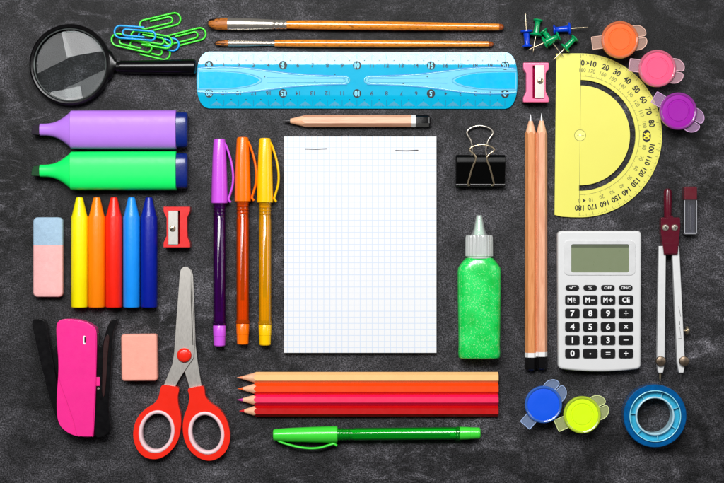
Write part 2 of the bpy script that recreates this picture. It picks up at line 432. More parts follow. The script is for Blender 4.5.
# ------------------------------------------------------------------ paint brushes
def brush(label, px, py, rot, L, w, bl, fe, hmax, seedtip):
    t = thing('paintbrush', label, 'paintbrush', px, py, rot, w, group='two paintbrushes above the ruler')
    zc = w
    b = MB(); b.loft([(2, 0, zc, w * 0.35, w * .25), (5, 0, zc, w * 0.72, w * 0.5), (10, 0, zc, w * 0.97, w * 0.7), (bl, 0, zc, w * 0.98, w * 0.8)], 36)
    b.build('bristles', M['bristle'], t)
    bt = MB()
    rr = random.Random(seedtip)
    for k in range(46):
        y = rr.uniform(-1, 1) * w * 0.85; x1 = 1.5 + 5 * (abs(y) / w) ** 2 + rr.uniform(-1.6, 1.8)
        bt.tube([(x1 + rr.uniform(8, 12), y * 1.08, zc + rr.uniform(-.2, 0.75) * w * math.sqrt(max(0.05, 1 - (y / w) ** 2))), (x1 + 4, y, zc + rr.uniform(-.2, .55) * w), (x1, y * 0.9, zc + rr.uniform(-.2, .3) * w)], 0.28, 5)
    bt.build('bristle_tips', M['bristle_dark'], t)
    f = MB(); n = fe - bl; pts = [(bl, w * 1.0, w * 0.85), (bl + 0.35 * n, w * 0.98, w * 0.92), (fe - 15, w * 0.80, w * 0.80)]
    for g in (0, 4.5, 9): pts += [(fe - 13 + g, w * .78, w * .78), (fe - 12 + g, w * .71, w * .71), (fe - 11 + g, w * .78, w * .78)]
    pts += [(fe, w * .75, w * .75)]
    f.loft([(x, 0, zc, a, c) for x, a, c in pts], 36); f.build('ferrule', M['chrome'], t, smooth=25)
    h = MB(); r = hmax
    h.loft([(fe, 0, zc, r * .88, r * .88), (fe + 20, 0, zc, r, r), (fe + 50, 0, zc, r * 1.02, r * 1.02), (fe + (L - fe) * .55, 0, zc, r * .95, r * .95), (L - 30, 0, zc, r * .82, r * .82), (L - 7, 0, zc, r * .76, r * .76), (L - 5, 0, zc, r * .74, r * .74)], 40, cap=(True, False))
    h.build('wooden_handle', M['amber'], t)
    e = MB(); e.loft([(L - 5, 0, zc, r * .745, r * .745), (L - 2, 0, zc, r * .66, r * .66), (L - .6, 0, zc, r * .42, r * .42), (L, 0, zc, r * .12, r * .12)], 32)
    e.build('handle_tip', plastic('dark_varnished_tip', (150, 72, 22), 0.25, coat=.6), t, smooth=60)
brush('thick paintbrush with full brown bristles, longer of the two above the ruler', 206.5, 23.8, -0.65, 296.5, 6.2, 21, 80, 4.6, 1)
brush('thin paintbrush with small pointed bristles, next to the ruler edge', 213.6, 43.2, -0.22, 279.5, 3.3, 14.5, 61, 3.9, 2)

# ------------------------------------------------------------------ ruler
def ruler():
    t = thing('ruler', 'clear blue 20 cm plastic ruler with numbers along both edges', 'ruler', 357, 80.2, -0.1, 3)
    body = plastic('clear_blue_plastic', (0, 204, 246), 0.3, var=0.03, clear=0.27, tint=(110, 224, 250), trans=0.1, grough=.06, ior=1.55, spec=.2)
    Lx, W = 160.0, 28.3
    def endx(y):
        a = abs(y) / W
        return Lx - 12.0 * (1 - (max(0.0, 1 - a ** 2.6)) ** 0.5)
    def hz(y):
        a = (W - abs(y)) / 12.5; a = max(0, min(1, a)); return 2.6 + 1.9 * a
    ys = [-W + 2 * W * k / 56 for k in range(57)]; NX = 80; vs = []; fs = []
    for y in ys:
        e = endx(y)
        for i in range(NX + 1): vs.append((-e + 2 * e * i / NX, y, hz(y)))
    n = len(vs)
    for y in ys:
        e = endx(y)
        for i in range(NX + 1): vs.append((-e + 2 * e * i / NX, y, 0.2))
    c = NX + 1
    for j in range(56):
        for i in range(NX):
            a = j * c + i; fs.append((a, a + 1, a + c + 1, a + c)); fs.append((n + a, n + a + c, n + a + c + 1, n + a + 1))
        a = j * c; fs.append((a, a + c, n + a + c, n + a)); a = j * c + NX; fs.append((a, n + a, n + a + c, a + c))
    for i in range(NX):
        fs.append((i, n + i, n + i + 1, i + 1)); a = 56 * c + i; fs.append((a, a + 1, n + a + 1, n + a))
    mb = MB(); mb.add(vs, fs); mb.build('ruler_body', body, t)
    # moulded relief: two teardrops that narrow towards the middle
    rid = MB(); zt = 4.5
    for sx in (-1, 1):
        for (pts, r) in (
            ([(159, 11.5), (150, 12.2), (130, 12.6), (110, 11.6), (85, 8.5), (65, 6.0), (45, 4.6), (22, 3.6), (12, 3.4), (8, 1.8), (8, -1.8), (12, -3.4), (22, -3.6), (45, -4.6), (65, -6.0), (85, -8.5), (110, -11.6), (130, -12.6), (150, -12.2), (159, -11.5)], 0.7),
            ([(159, 9), (140, 9.2), (120, 8.2), (105, 5.6), (97, 2.5), (95, 0), (97, -2.5), (105, -5.6), (120, -8.2), (140, -9.2), (159, -9)], 0.6),
            ([(90, 2.6), (60, 2.2), (30, 2.0), (14, 1.9), (11.5, 0), (14, -1.9), (30, -2.0), (60, -2.2), (90, -2.6)], 0.45)):
            P = smooth_path([(sx * a, b - 0.3, 0) for a, b in pts], 5); rid.tube([(p[0], p[1], zt) for p in P], r, 8, rz=0.5)
    rid.build('moulded_relief', plastic('raised_blue_relief', (130, 226, 250), 0.2, var=0.02, clear=0.4, tint=(150, 226, 250)), t)
    for sx in (-1, 1):
        web = MB(); P = [(sx * a, b - 0.3) for a, b in [(159, 11.5), (150, 12.2), (130, 12.4), (110, 11.2), (85, 8.2), (65, 5.8), (45, 4.4), (22, 3.3), (12, 3.0), (9, 1.4), (9, -1.4), (12, -3.0), (22, -3.3), (45, -4.4), (65, -5.8), (85, -8.2), (110, -11.2), (130, -12.4), (150, -12.2), (159, -11.5)]]
        web.prism(P, zt - .2, zt + .05); web.build('frosted_inset', bpy.data.materials.get('frosted_pale_blue') or plastic('frosted_pale_blue', (96, 206, 246), 0.35, clear=0.15, grough=.3), t)
        gv = MB(); gv.tube([(p[0], p[1] - .9, zt) for p in smooth_path([(sx * a, b - .3, 0) for a, b in [(158, -11.5), (150, -12.2), (130, -12.6), (110, -11.6), (85, -8.5), (65, -6.0), (45, -4.6), (22, -3.6), (10, -3.4)]], 4)], .45, 8, rz=.3)
        gv.tube([(p[0], p[1] + 1.0, zt) for p in smooth_path([(sx * a, b - .3, 0) for a, b in [(158, 11.5), (150, 12.2), (130, 12.6), (110, 11.6), (85, 8.5), (65, 6.0), (45, 4.6), (22, 3.6), (10, 3.4)]], 4)], .4, 8, rz=.3)
        gv.build('relief_outline', bpy.data.materials.get('deep_blue_outline') or plastic('deep_blue_outline', (0, 132, 200), 0.3), t)  # raised darker blue tubes outlining the relief sides
        inl = MB()
        P = [(sx * a, b - 0.3) for a, b in [(158, 8.2), (140, 8.3), (121, 7.4), (107, 5.0), (100, 2.4), (97, 0), (100, -2.4), (107, -5.0), (121, -7.4), (140, -8.3), (158, -8.2)]]
        inl.prism(P, zt + .02, zt + 0.35)
        inl.build('grip_inlay', bpy.data.materials.get('deeper_blue_plastic') or plastic('deeper_blue_plastic', (0, 196, 244), 0.2, clear=0.12), t, bevel=0.12, bseg=2)
    # facets and ticks along both edges
    fc = MB(); tk = MB(); num = MB(); dk = MB(); wh = MB()
    for side in (1, -1):
        for i in range(21):
            x = (-147.6 + 14.76 * i); y1 = side * 26.8
            if abs(x) < 150: tk.line(x, side * 19.8, x, side * 26.2, 0.32, 0)
            if i < 20:
                for q in range(1, 10):
                    if q != 5: tk.line(x + 1.476 * q, side * 25.2, x + 1.476 * q, side * 26.6, 0.16, 0)
                dk.disc(x + 7.38, side * 19.6, 0, 0.55, n=12)
                fc.quad([(x + 1.2, side * 25.6), (x + 13.5, side * 25.6), (x + 7.38, side * 21.2)][::side], 0)
            v = i if side == 1 else 20 - i; rot = 0 if side == 1 else PI; yy = 14.7 if side == 1 else -13.4
            if v % 5 == 0:
                num_target = dk; dk.disc(x, yy, 0, 4.1, 4.3)
                wh.text(str(v), x, yy, 0, 5.4, rot, 0.03, 0.78)
            else: num.text(str(v), x, yy, 0, 4.1, rot, 0.02)
    for (x, y) in [(-92, 3), (-53, 5.4), (-42, -1.7), (-61, -3.6), (-30, -6), (-13, 0.3), (-22, 5.6), (70, 3.4), (46, -3.6), (83, -6), (-8, 0)]: dk.disc(x, y, 0, 0.55, n=12)
    def drape(mb, off): mb.v = [(a, b, (hz(b) + off) if abs(b) > 12.6 else zt + off) for a, b, _ in mb.v]
    for m_, o_ in ((fc, .10), (tk, .16), (num, .16), (dk, .16), (wh, .22)): drape(m_, o_)
    fc.build('edge_facets', plastic('pale_facets', (110, 200, 225), 0.3, clear=0.5, tint=(190, 230, 240)), t, recalc=False)
    tk.build('centimetre_marks', plastic('blue_grey_print', (30, 108, 144), 0.4, bump=0), t, recalc=False)
    num.build('printed_numbers', plastic('dark_blue_print', (10, 48, 74), 0.4, bump=0), t, recalc=False)
    dk.build('number_badges', M['ink'], t, recalc=False)
    wh.build('badge_numbers', plastic('sky_blue_print', (120, 214, 244), 0.4, bump=0), t, recalc=False)
ruler()

# ------------------------------------------------------------------ pencils
ROLL = [0.0]
def hexring(x_of, R, scale=1.0, n=36, zc=0):
    pts = []
    for k in range(n):
        a = 2 * PI * k / n; s = (a % (PI / 3)) - PI / 6; r = R * math.cos(PI / 6) / math.cos(s)
        pts.append((x_of(r), r * scale * math.cos(a - ROLL[0]), zc + r * scale * math.sin(a - ROLL[0])))
    return pts
def rings(mb, rs, cap=(True, True)):
    n = len(rs[0]); vs = [p for r in rs for p in r]; fs = []
    for i in range(len(rs) - 1):
        for k in range(n):
            j = (k + 1) % n; fs.append((i * n + k, i * n + j, (i + 1) * n + j, (i + 1) * n + k))
    if cap[0]: fs.append(tuple(range(n))[::-1])
    if cap[1]: fs.append(tuple((len(rs) - 1) * n + k for k in range(n)))
    mb.add(vs, fs)
def pencil(label, px, py, rot, L, R, body, lead, lead_r, cone, group=None, end=None, seam=0.3, name='pencil', roll=0, cat='pencil'):
    ROLL[0] = math.radians(roll); ap = R * math.cos(PI / 6 - ROLL[0]); t = thing(name, label, cat, px, py, rot, ap, group=group)
    k = R / cone; ll = lead_r / k
    def cr(r, x): return [(x, r * math.cos(2 * PI * q / 36 - ROLL[0]), ap + r * math.sin(2 * PI * q / 36 - ROLL[0])) for q in range(36)]
    a = MB(); rings(a, [cr(0.12, 0), cr(lead_r * .5, ll * .5), cr(lead_r, ll)]); a.build('lead_tip', lead, t)
    w = MB(); rings(w, [cr(lead_r * 1.02, ll), hexring(lambda r: r / k, R, zc=ap)], (True, False)); w.build('sharpened_wood', M['cedar'], t)
    b0 = L if not end else L - end[2]
    b = MB(); rr_ = [hexring(lambda r: r / k, R, 1.004, zc=ap), hexring(lambda r: b0, R, zc=ap)]
    rings(b, rr_, (False, True)); b.build('barrel', body, t, bevel=0)
    if end:
        wb, bl, tot = end[0], end[1], end[2]
        m = MB(); rings(m, [hexring(lambda r: b0, R, 1.012, zc=ap), hexring(lambda r: b0 + wb, R, 1.012, zc=ap)]); m.build('white_band', M['white'], t)
        e = MB(); rings(e, [hexring(lambda r: b0 + wb, R, 1.012, zc=ap), hexring(lambda r: L - 3.5, R, 1.012, zc=ap), hexring(lambda r: L - 1.4, R, .9, zc=ap), hexring(lambda r: L - .3, R, .66, zc=ap), hexring(lambda r: L, R, .35, zc=ap)])
        e.build('black_end', plastic('gloss_black_paint', (16, 15, 16), 0.15, coat=.8), t)
    else:
        e = MB(); e.lathe([(0.01, L - .2), (R * .62, L - .2), (R * .62, L + .05), (0.01, L + .05)], 24, 'x', (0, 0, ap)); e.build('wood_end', M['cedar'], t)
        e = MB(); e.lathe([(0.01, L - .1), (R * .33, L - .1), (R * .33, L + .12), (0.01, L + .12)], 24, 'x', (0, 0, ap)); e.build('lead_end', lead, t)
    return t
pencil('short natural wood pencil with black end, lying above the notepad', 281.5, 121, 0, 149, 6.0, M['cedar_body'], M['graphite'], 2.2, 24, end=(4.3, 15, 19.5), roll=4)
pencil('left of two long wood pencils beside the glue bottle', 530.7, 114, -90, 256, 5.8, M['cedar_tan'], M['graphite_sheen'], 2.0, 20.5, end=(4.5, 13, 18), group='pair of long wood pencils standing side by side')
pencil('right of two long wood pencils, nearest the protractor', 541.5, 113.2, -90, 256, 5.7, M['cedar_body'], M['graphite_sheen'], 2.0, 21.5, end=(4.5, 13, 18), group='pair of long wood pencils standing side by side')
for i, (cn, c, lc, x0, y, lb) in enumerate([
    ('peach', (250, 196, 130), (236, 150, 110), 236.8, 377.6, 'peach coloured pencil, top of the row under the notepad'),
    ('orange', (240, 70, 12), (240, 92, 20), 237.6, 388.7, 'orange coloured pencil between the peach and the crimson ones'),
    ('crimson', (236, 24, 84), (196, 50, 150), 236.8, 399.8, 'crimson pink coloured pencil with a magenta tip'),
    ('red', (190, 12, 14), (206, 20, 36), 239.2, 410.9, 'dark red coloured pencil, lowest of the row above the green pen')]):
    pencil(lb, x0, y, 0, 497.4 - x0, 5.65, plastic(cn + '_lacquer', c, 0.36, var=0.04, bump=0.02, spec=.28), plastic(cn + '_lead', lc, 0.5), 1.7, 19.5 - (x0 - 237),
           group='four coloured pencils in a row', roll=(3, 2, 7, 2)[i], name='coloured_pencil', cat='coloured pencil')

# ------------------------------------------------------------------ notepad
def notepad():
    t = thing('notepad', 'blank white squared notepad stapled twice along its top', 'notepad', 360.2, 244.5, 0, 8)
    W, Hh = 151.4, 215.0
    b = MB(); b.box(-W / 2, W / 2, -Hh / 2, Hh / 2, 0, 6.6); b.build('page_block', M['page_edge'], t, bevel=0.25, bseg=2)
    p = MB(); nx, ny = 20, 28
    def curl(x, y): return 7.0 + 0.35 * math.exp(-((x - W / 2) ** 2 + (y + Hh / 2) ** 2) / 900) + 0.1 * math.sin(y * .03)
    vs = [(-W / 2 - .2 + (W + .4) * i / nx, -Hh / 2 - .3 + (Hh + .3) * j / ny, 0) for j in range(ny + 1) for i in range(nx + 1)]
    vs = [(x, y, curl(x, y)) for x, y, _ in vs]; m = len(vs); c = nx + 1
    fs = [(j * c + i, j * c + i + 1, (j + 1) * c + i + 1, (j + 1) * c + i) for j in range(ny) for i in range(nx)]
    p.add(vs + [(x, y, z - 0.22) for x, y, z in vs], fs + [tuple(q + m for q in f[::-1]) for f in fs])
    edge = [i for i in range(c)] + [j * c + nx for j in range(1, ny + 1)] + [ny * c + i for i in range(nx - 1, -1, -1)] + [j * c for j in range(ny - 1, 0, -1)]
    p.f += [(edge[k], edge[k - 1], edge[k - 1] + m, edge[k] + m) for k in range(len(edge))]
    p.build('top_sheet', M['paper'], t)
    for (x0, x1, y) in ((-55.2, -32.8, 95.2), (35.0, 57.8, 93.6)):
        s_ = MB(); s_.tube([(x0, y, 6.4), (x0 + .3, y, 7.4), (x0 + 1, y + .1, 7.75), ((x0 + x1) / 2, y - .2, 7.6), (x1 - 1, y + .3, 7.75), (x1 - .3, y + .3, 7.4), (x1, y + .3, 6.4)], 0.42, 8)
        s_.build('staple', plastic('dull_staple_wire', (120, 120, 126), 0.35, metal=.8), t)
notepad()

# ------------------------------------------------------------------ ballpoint pens
def pen(label, px, py, rot, capc, barc, clear, ink, side, L=206.0, refill=96.0, capr=8.1, inkc=None, tint=None, backing=(200, 100, 0)):
    t = thing('ballpoint_pen', label, 'pen', px, py, rot, 8, group='capped ballpoint pens'); zc = 8.1
    cm = plastic('pen_cap_plastic_' + ink, capc, 0.25, var=0.03, coat=.3, bump=0.02)
    bmx = plastic('clear_pen_barrel_' + ink, barc, 0.1, var=0.05, clear=clear, tint=tint or barc, bump=0, coat=.6)
    c = MB(); c.loft([(0.3, 0, zc, 3.5, 3.5), (0, 0, zc, 4.8, 4.8), (.7, 0, zc, 5.6, 5.6), (2.5, 0, zc, 6.0, 6.0), (18, 0, zc, 6.9, 6.9), (40, 0, zc, 7.7, 7.7), (60, 0, zc, capr, capr), (63.4, 0, zc, capr, capr), (64, 0, zc, capr - .4, capr - .4), (64, 0, zc, capr - 1.4, capr - 1.4)], 48)
    c.build('cap', cm, t, smooth=30)
    P = smooth_path([(3.5, 4.6, 0), (7, 6.8, 0), (13, 9.0, 0), (24, 12.0, 0), (36, 13.6, 0), (46, 13.1, 0), (54, 11.0, 0), (58.5, 9.6, 0), (60.5, 9.3, 0), (62.4, 10.6, 0), (63.2, 11.2, 0)], 5)
    k = MB(); k.tube([(x, side * y, zc + .5) for x, y, _ in P], 1.25, 12, rz=2.3); k.build('pocket_clip', cm, t)
    b = MB(); b.loft([(63.5, 0, zc, 6.3, 6.3), (66, 0, zc, 6.3, 6.3), (66.6, 0, zc, 5.9, 5.9), (80, 0, zc, 5.9, 5.9), (81, 0, zc, 6.3, 6.3), (182, 0, zc, 6.3, 6.3), (183, 0, zc, 6.9, 6.9), (185, 0, zc, 6.9, 6.9), (185.6, 0, zc, 5.6, 5.6)], 40, cap=(False, True))
    b.build('barrel', bmx, t, smooth=25)
    g = MB()
    for x in (68, 71.4, 74.8): g.lathe([(6.0, x), (6.45, x + .5), (6.45, x + 1.1), (6.0, x + 1.6)], 40, 'x', (0, 0, zc), closed=True)
    g.build('grip_rings', bmx, t)
    r = MB(); r.loft([(64, 0, zc - 1.2, 4.6, 4.4), (181.5, 0, zc - 1.2, 4.6, 4.4)], 8, ang0=PI / 8)
    r.build('added_backing', plastic('added_backing_' + ink, backing, .35, bump=0), t)  # added diffuse rod that brightens the barrel from inside, no real pen part
    r = MB(); r.loft([(62, 0, zc + 2.4, 2.9, 2.4), (78, 0, zc + 2.4, 2.9, 2.4), (79, 0, zc + 2.4, 1.9, 1.9), (64 + refill, 0, zc + 2.4, 1.9, 1.9)], 20)
    r.build('ink_refill', plastic('ink_tube_' + ink, inkc or (30, 10, 30), 0.3), t)
    if refill < 110:
        r = MB(); r.lathe([(1.2, 64 + refill), (1.8, 64 + refill), (1.8, 181), (1.2, 181)], 20, 'x', (0, 0, zc + 2.4), closed=True)
        r.build('empty_refill_tube', plastic('tube_tail_' + ink, barc, 0.25, clear=.4), t)
    pl = MB(); pl.loft([(185.6, 0, zc, 6.3, 6.3), (186, 0, zc, 6.5, 6.5), (196, 0, zc, 6.2, 6.2), (196.3, 0, zc, 6.0, 6.0), (L - .8, 0, zc, 5.7, 5.7), (L, 0, zc, 5.0, 5.0)], 40)
    pl.build('end_plug', cm, t, smooth=30)
    return t
pen('purple ballpoint pen with a dark violet see-through barrel, leftmost upright pen', 219.5, 139, -90, (206, 84, 226), (74, 0, 96), .72, 'violet', 1, refill=108, inkc=(22, 0, 34), tint=(220, 150, 240), backing=(66, 0, 88))
pen('orange ballpoint pen between the purple and the yellow pens', 242.7, 137.3, -90, (255, 116, 0), (250, 90, 0), .62, 'orange', 1, refill=98, inkc=(92, 26, 6), tint=(255, 200, 140), backing=(246, 84, 0))
pen('yellow ballpoint pen with amber barrel, nearest the notepad', 265.0, 138.3, -90, (255, 198, 0), (255, 178, 0), .55, 'yellow', 1, refill=94, inkc=(150, 104, 18), tint=(255, 238, 180), backing=(255, 170, 0))
pen('green ballpoint pen lying flat below the coloured pencils', 273.2, 434.9, 0.5, (66, 222, 60), (6, 196, 44), .7, 'green', -1, refill=112, inkc=(6, 120, 30), tint=(180, 245, 185), backing=(10, 204, 50))

# ------------------------------------------------------------------ binder clip
def binder():
    t = thing('binder_clip', 'black metal binder clip with two silver wire handles', 'binder clip', 480.5, 170, 0, 10)
    bk = plastic('black_enamel', (7, 7, 7), 0.3, var=0.1, spec=.08)
    prof = [(-15.5, 1.0), (-2, 0.5), (10, 0.3), (13.2, 0.8), (14.8, 3), (15.2, 8), (14.6, 14), (12.4, 16.6), (8, 17.6), (6.2, 17.4), (-15, 9.6)]
    th = [(-15.5, 2.0), (-2, 1.6), (10, 1.5), (12.4, 2), (13.7, 4), (14, 8), (13.5, 13), (12, 15.3), (8, 16.3), (6.4, 16.2), (-14.6, 8.5)]
    W = 24.2; vs = []; n = len(prof)
    for x in (-W, W):
        for (y, z) in prof: vs.append((x, y, z))
        for (y, z) in th: vs.append((x, y, z))
    fs = []
    for i in range(n - 1):
        fs.append((i, i + 1, 2 * n + i + 1, 2 * n + i)); fs.append((n + i, 3 * n + i, 3 * n + i + 1, n + i + 1))
        fs.append((i, n + i, n + i + 1, i + 1)); fs.append((2 * n + i, 2 * n + i + 1, 3 * n + i + 1, 3 * n + i))
    for i in (0, n - 1): fs.append((i, 2 * n + i, 3 * n + i, n + i))
    b = MB(); b.add(vs, fs); b.build('clip_body', bk, t, bevel=0.35, bseg=2)
    tb = MB()
    for (x0, x1, z) in ((-24.2, -13.6, 9.2), (-10, 10.6, 9.2), (13.8, 24.2, 9.2), (-24.2, -13.6, 2.0), (-10, 10.6, 2.0), (13.8, 24.2, 2.0)):
        tb.lathe([(1.2, x0), (1.9, x0), (1.9, x1), (1.2, x1)], 20, 'x', (0, -15.0, z), closed=True)
    tb.build('hinge_tubes', plastic('worn_black_enamel', (30, 28, 28), 0.2, metal=.3, coat=.8), t)
    rd = MB(); rd.tube([(-W, 6.8, 17.4), (W, 6.8, 17.4)], 0.5, 8); rd.build('pressed_ridge', bk, t)
    f = smooth_path([(-10.5, -15, 9.2), (-12.6, -14.6, 10), (-12.0, -11, 12.2), (-8.6, 2, 18), (-5.3, 10.5, 20.5), (-7, 15, 21), (-11.4, 19.2, 21.5), (-8.4, 22.6, 22), (0.6, 24.4, 22.2), (9, 22.8, 22), (12.8, 19.2, 21.5), (7.8, 15, 21), (5.5, 10.5, 20.5), (8.8, 2, 18), (12.6, -11, 12.2), (13.2, -14.6, 10), (11, -15, 9.2)], 7)
    m = MB(); m.tube(f, 0.85, 10); m.build('wire_handle', M['brass'], t, smooth=80)
    g = smooth_path([(-10.5, -15, 2), (-12.6, -14.6, 1.4), (-11, 0, -.0 + .9), (-8, 15, 1.2), (-7.7, 22, 2.5), (-9.5, 30, 3.5), (-13.2, 37, 4), (-9.5, 42, 4.2), (-0.5, 44.4, 4.3), (9, 42, 4.2), (12.8, 37, 4), (8.4, 30, 3.5), (6, 22, 2.5), (6.6, 15, 1.2), (11, 0, .9), (13, -14.6, 1.4), (11, -15, 2)], 7)
    m = MB(); m.tube(g, 0.9, 10); m.build('wire_handle', M['chrome'], t, smooth=80)
binder()

# ------------------------------------------------------------------ sharpeners
def sharpener(label, px, py, rot, w, h, c, c2):
    t = thing('pencil_sharpener', label, 'sharpener', px, py, rot, 15, group='small one-hole sharpeners')
    m = plastic('moulded_plastic_' + label.split()[0], c, 0.3, var=0.03, coat=.3)
    def side(sg):
        return [(sg * (w / 2 - (3.0 if abs(q) < .45 else (3.0 * max(0, (0.78 - abs(q)) / 0.33) if abs(q) < .78 else 0))), q * h / 2) for q in [-1, -.9, -.78, -.66, -.55, -.45, -.2, 0, .2, .45, .55, .66, .78, .9, 1]]
    out = side(1) + side(-1)[::-1]
    hole = [(-3.2, -h / 2 + 3.8), (7, -h / 2 + 3.8), (7, h / 2 - 3.2), (-3.2, h / 2 - 3.2)]
    b = MB(); b.prism([out, hole], 4, 15.5); b.prism(out, 0, 4.0); b.build('sharpener_body', m, t, bevel=0.9)
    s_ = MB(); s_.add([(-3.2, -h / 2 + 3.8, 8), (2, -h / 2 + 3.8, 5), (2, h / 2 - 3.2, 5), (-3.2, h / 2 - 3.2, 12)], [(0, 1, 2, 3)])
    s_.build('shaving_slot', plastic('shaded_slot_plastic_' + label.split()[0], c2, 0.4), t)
    bl = MB(); bl.prism([(-1.4, -h / 2 + 4.0), (8.2, -h / 2 + 4.0), (8.2, h / 2 - 2.6), (-1.4, h / 2 - 2.6)], 15.7, 16.9); bl.build('steel_blade', M['steel'], t, bevel=0.2, bseg=2)
    sc = MB(); sc.lathe([(0.01, 16.8), (2.9, 16.8), (3.0, 17.6), (2.4, 18.6), (1.2, 19.0), (0.01, 19.1)], 28, 'z', (4, 1.5, 0)); so = sc.build('screw', M['brass'], t)
    sl = MB(); sl.box(1.7, 6.3, 1.1, 1.9, 18.5, 19.25); sl.xf(Matrix.Translation((4, 1.5, 0)) @ Matrix.Rotation(.7, 4, 'Z') @ Matrix.Translation((-4, -1.5, 0))); sl.build('screw_slot', M['black'], so)
    return t
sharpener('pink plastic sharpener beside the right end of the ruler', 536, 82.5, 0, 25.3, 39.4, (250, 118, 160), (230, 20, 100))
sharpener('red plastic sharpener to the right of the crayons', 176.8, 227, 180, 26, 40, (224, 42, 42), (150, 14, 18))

# ------------------------------------------------------------------ protractor
def protractor():
    t = thing('protractor', 'clear yellow half-round protractor with degree numbers', 'protractor', 580, 135.4, -0.6, 2)
    m = plastic('clear_yellow_plastic', (255, 249, 116), 0.35, var=0.02, vs=30, clear=0.12, tint=(255, 240, 80), trans=.12, grough=.2, ior=1.6)
    R = 81.8; out = [(-24.6, -R + 2.2), (-18, -R + .6), (-8, -R + .05)] + [(R * math.cos(a), R * math.sin(a)) for a in [math.radians(-90 + 180 * k / 90) for k in range(91)]] + [(-10, R - .1), (-24.6, R - .6)]
    sl = [(55.4 * math.cos(math.radians(q)), 55.4 * math.sin(math.radians(q))) for q in range(-90, 91, 3)] + [(-.6, 55.4), (-.6, 49.8)] + [(49.8 * math.cos(math.radians(q)), 49.8 * math.sin(math.radians(q))) for q in range(90, -91, -3)] + [(-.6, -49.8), (-.6, -55.4)]
    b = MB(); b.prism([out, sl], 0.2, 2.6); b.build('protractor_plate', m, t, bevel=0.35, bseg=2)
    z = 2.72; dk = MB(); gr = MB(); wh = MB()
    def at(r, deg): a = math.radians(90 - deg); return r * math.cos(a), r * math.sin(a)
    for d in range(0, 181):
        r0 = 77.2 if d % 10 == 0 else (78.2 if d % 5 == 0 else 79.6); x0, y0 = at(r0, d); x1, y1 = at(80.9, d)
        (dk if d % 5 == 0 else gr).line(x0, y0, x1, y1, 0.3 if d % 5 == 0 else 0.2, z)
        r0 = 61.6 if d % 10 == 0 else 60.6; x0, y0 = at(59.4, d); x1, y1 = at(r0, d)
        if d % 5 == 0: gr.line(x0, y0, x1, y1, 0.22, z)
    for d in range(0, 181, 10):
        rot = math.radians(-d)
        if d == 90:
            x, y = at(66.5, 90); dk.disc(x, y, z, 4.2, 6.2); wh.text('90', x, y, z + .08, 5.6, rot, 0.03, 0.9); continue
        x, y = at(72.6, d + (1.5 if d == 0 else 0))
        dk.text(str(d) if d else '0', x, y, z, 5.4 if d < 100 else 5.0, rot, 0.03, 0.95)
        x, y = at(65.2, d + (1.5 if d == 0 else 0)); gr.text(str(180 - d), x, y, z, 3.9, rot, 0, .9)
    for (r, d, s_) in ((72.6, 5.4, 1), (65.2, 176, -1)):
        x, y = at(r, d); q = math.radians(-d); c, e = math.cos(q), math.sin(q)
        if s_ < 0: c, e = -c, -e
        P = [(1.9, 0), (-1.6, 2.0), (-.7, 0), (-1.6, -2.0)]
        dk.quad([(x + (a * c - b_ * e) * abs(s_), y + (a * e + b_ * c)) for a, b_ in P][::1], z)
    n = 90
    for k in range(n):
        x0, y0 = at(59.2, 180 * k / n); x1, y1 = at(59.2, 180 * (k + 1) / n); gr.line(x0, y0, x1, y1, 0.32, z)
    gr.line(0, -76, 0, 76, 0.35, z); gr.line(-3, 0, 4, 0, .3, z)
    for k in range(32): gr.line(5.6 * math.cos(2 * PI * k / 32), 5.6 * math.sin(2 * PI * k / 32), 5.6 * math.cos(2 * PI * (k + 1) / 32), 5.6 * math.sin(2 * PI * (k + 1) / 32), 0.4, z)
    dk.build('degree_numbers', M['ink'], t, recalc=False); gr.build('inner_scale', M['ink_grey'], t, recalc=False)
    wh.build('badge_number', plastic('yellow_print', (250, 230, 60), .4, bump=0), t, recalc=False)
    c = MB(); c.disc(0, 0, z - .03, 5.2, n=32); c.build('centre_window', plastic('pale_centre_window', (255, 249, 140), .3, clear=.15, bump=0), t, recalc=False)
    c = MB(); c.disc(0, 0, z + .05, 1.3, n=20); c.build('centre_mark', plastic('cream_mark', (252, 246, 190), .3, bump=0), t, recalc=False)
protractor()

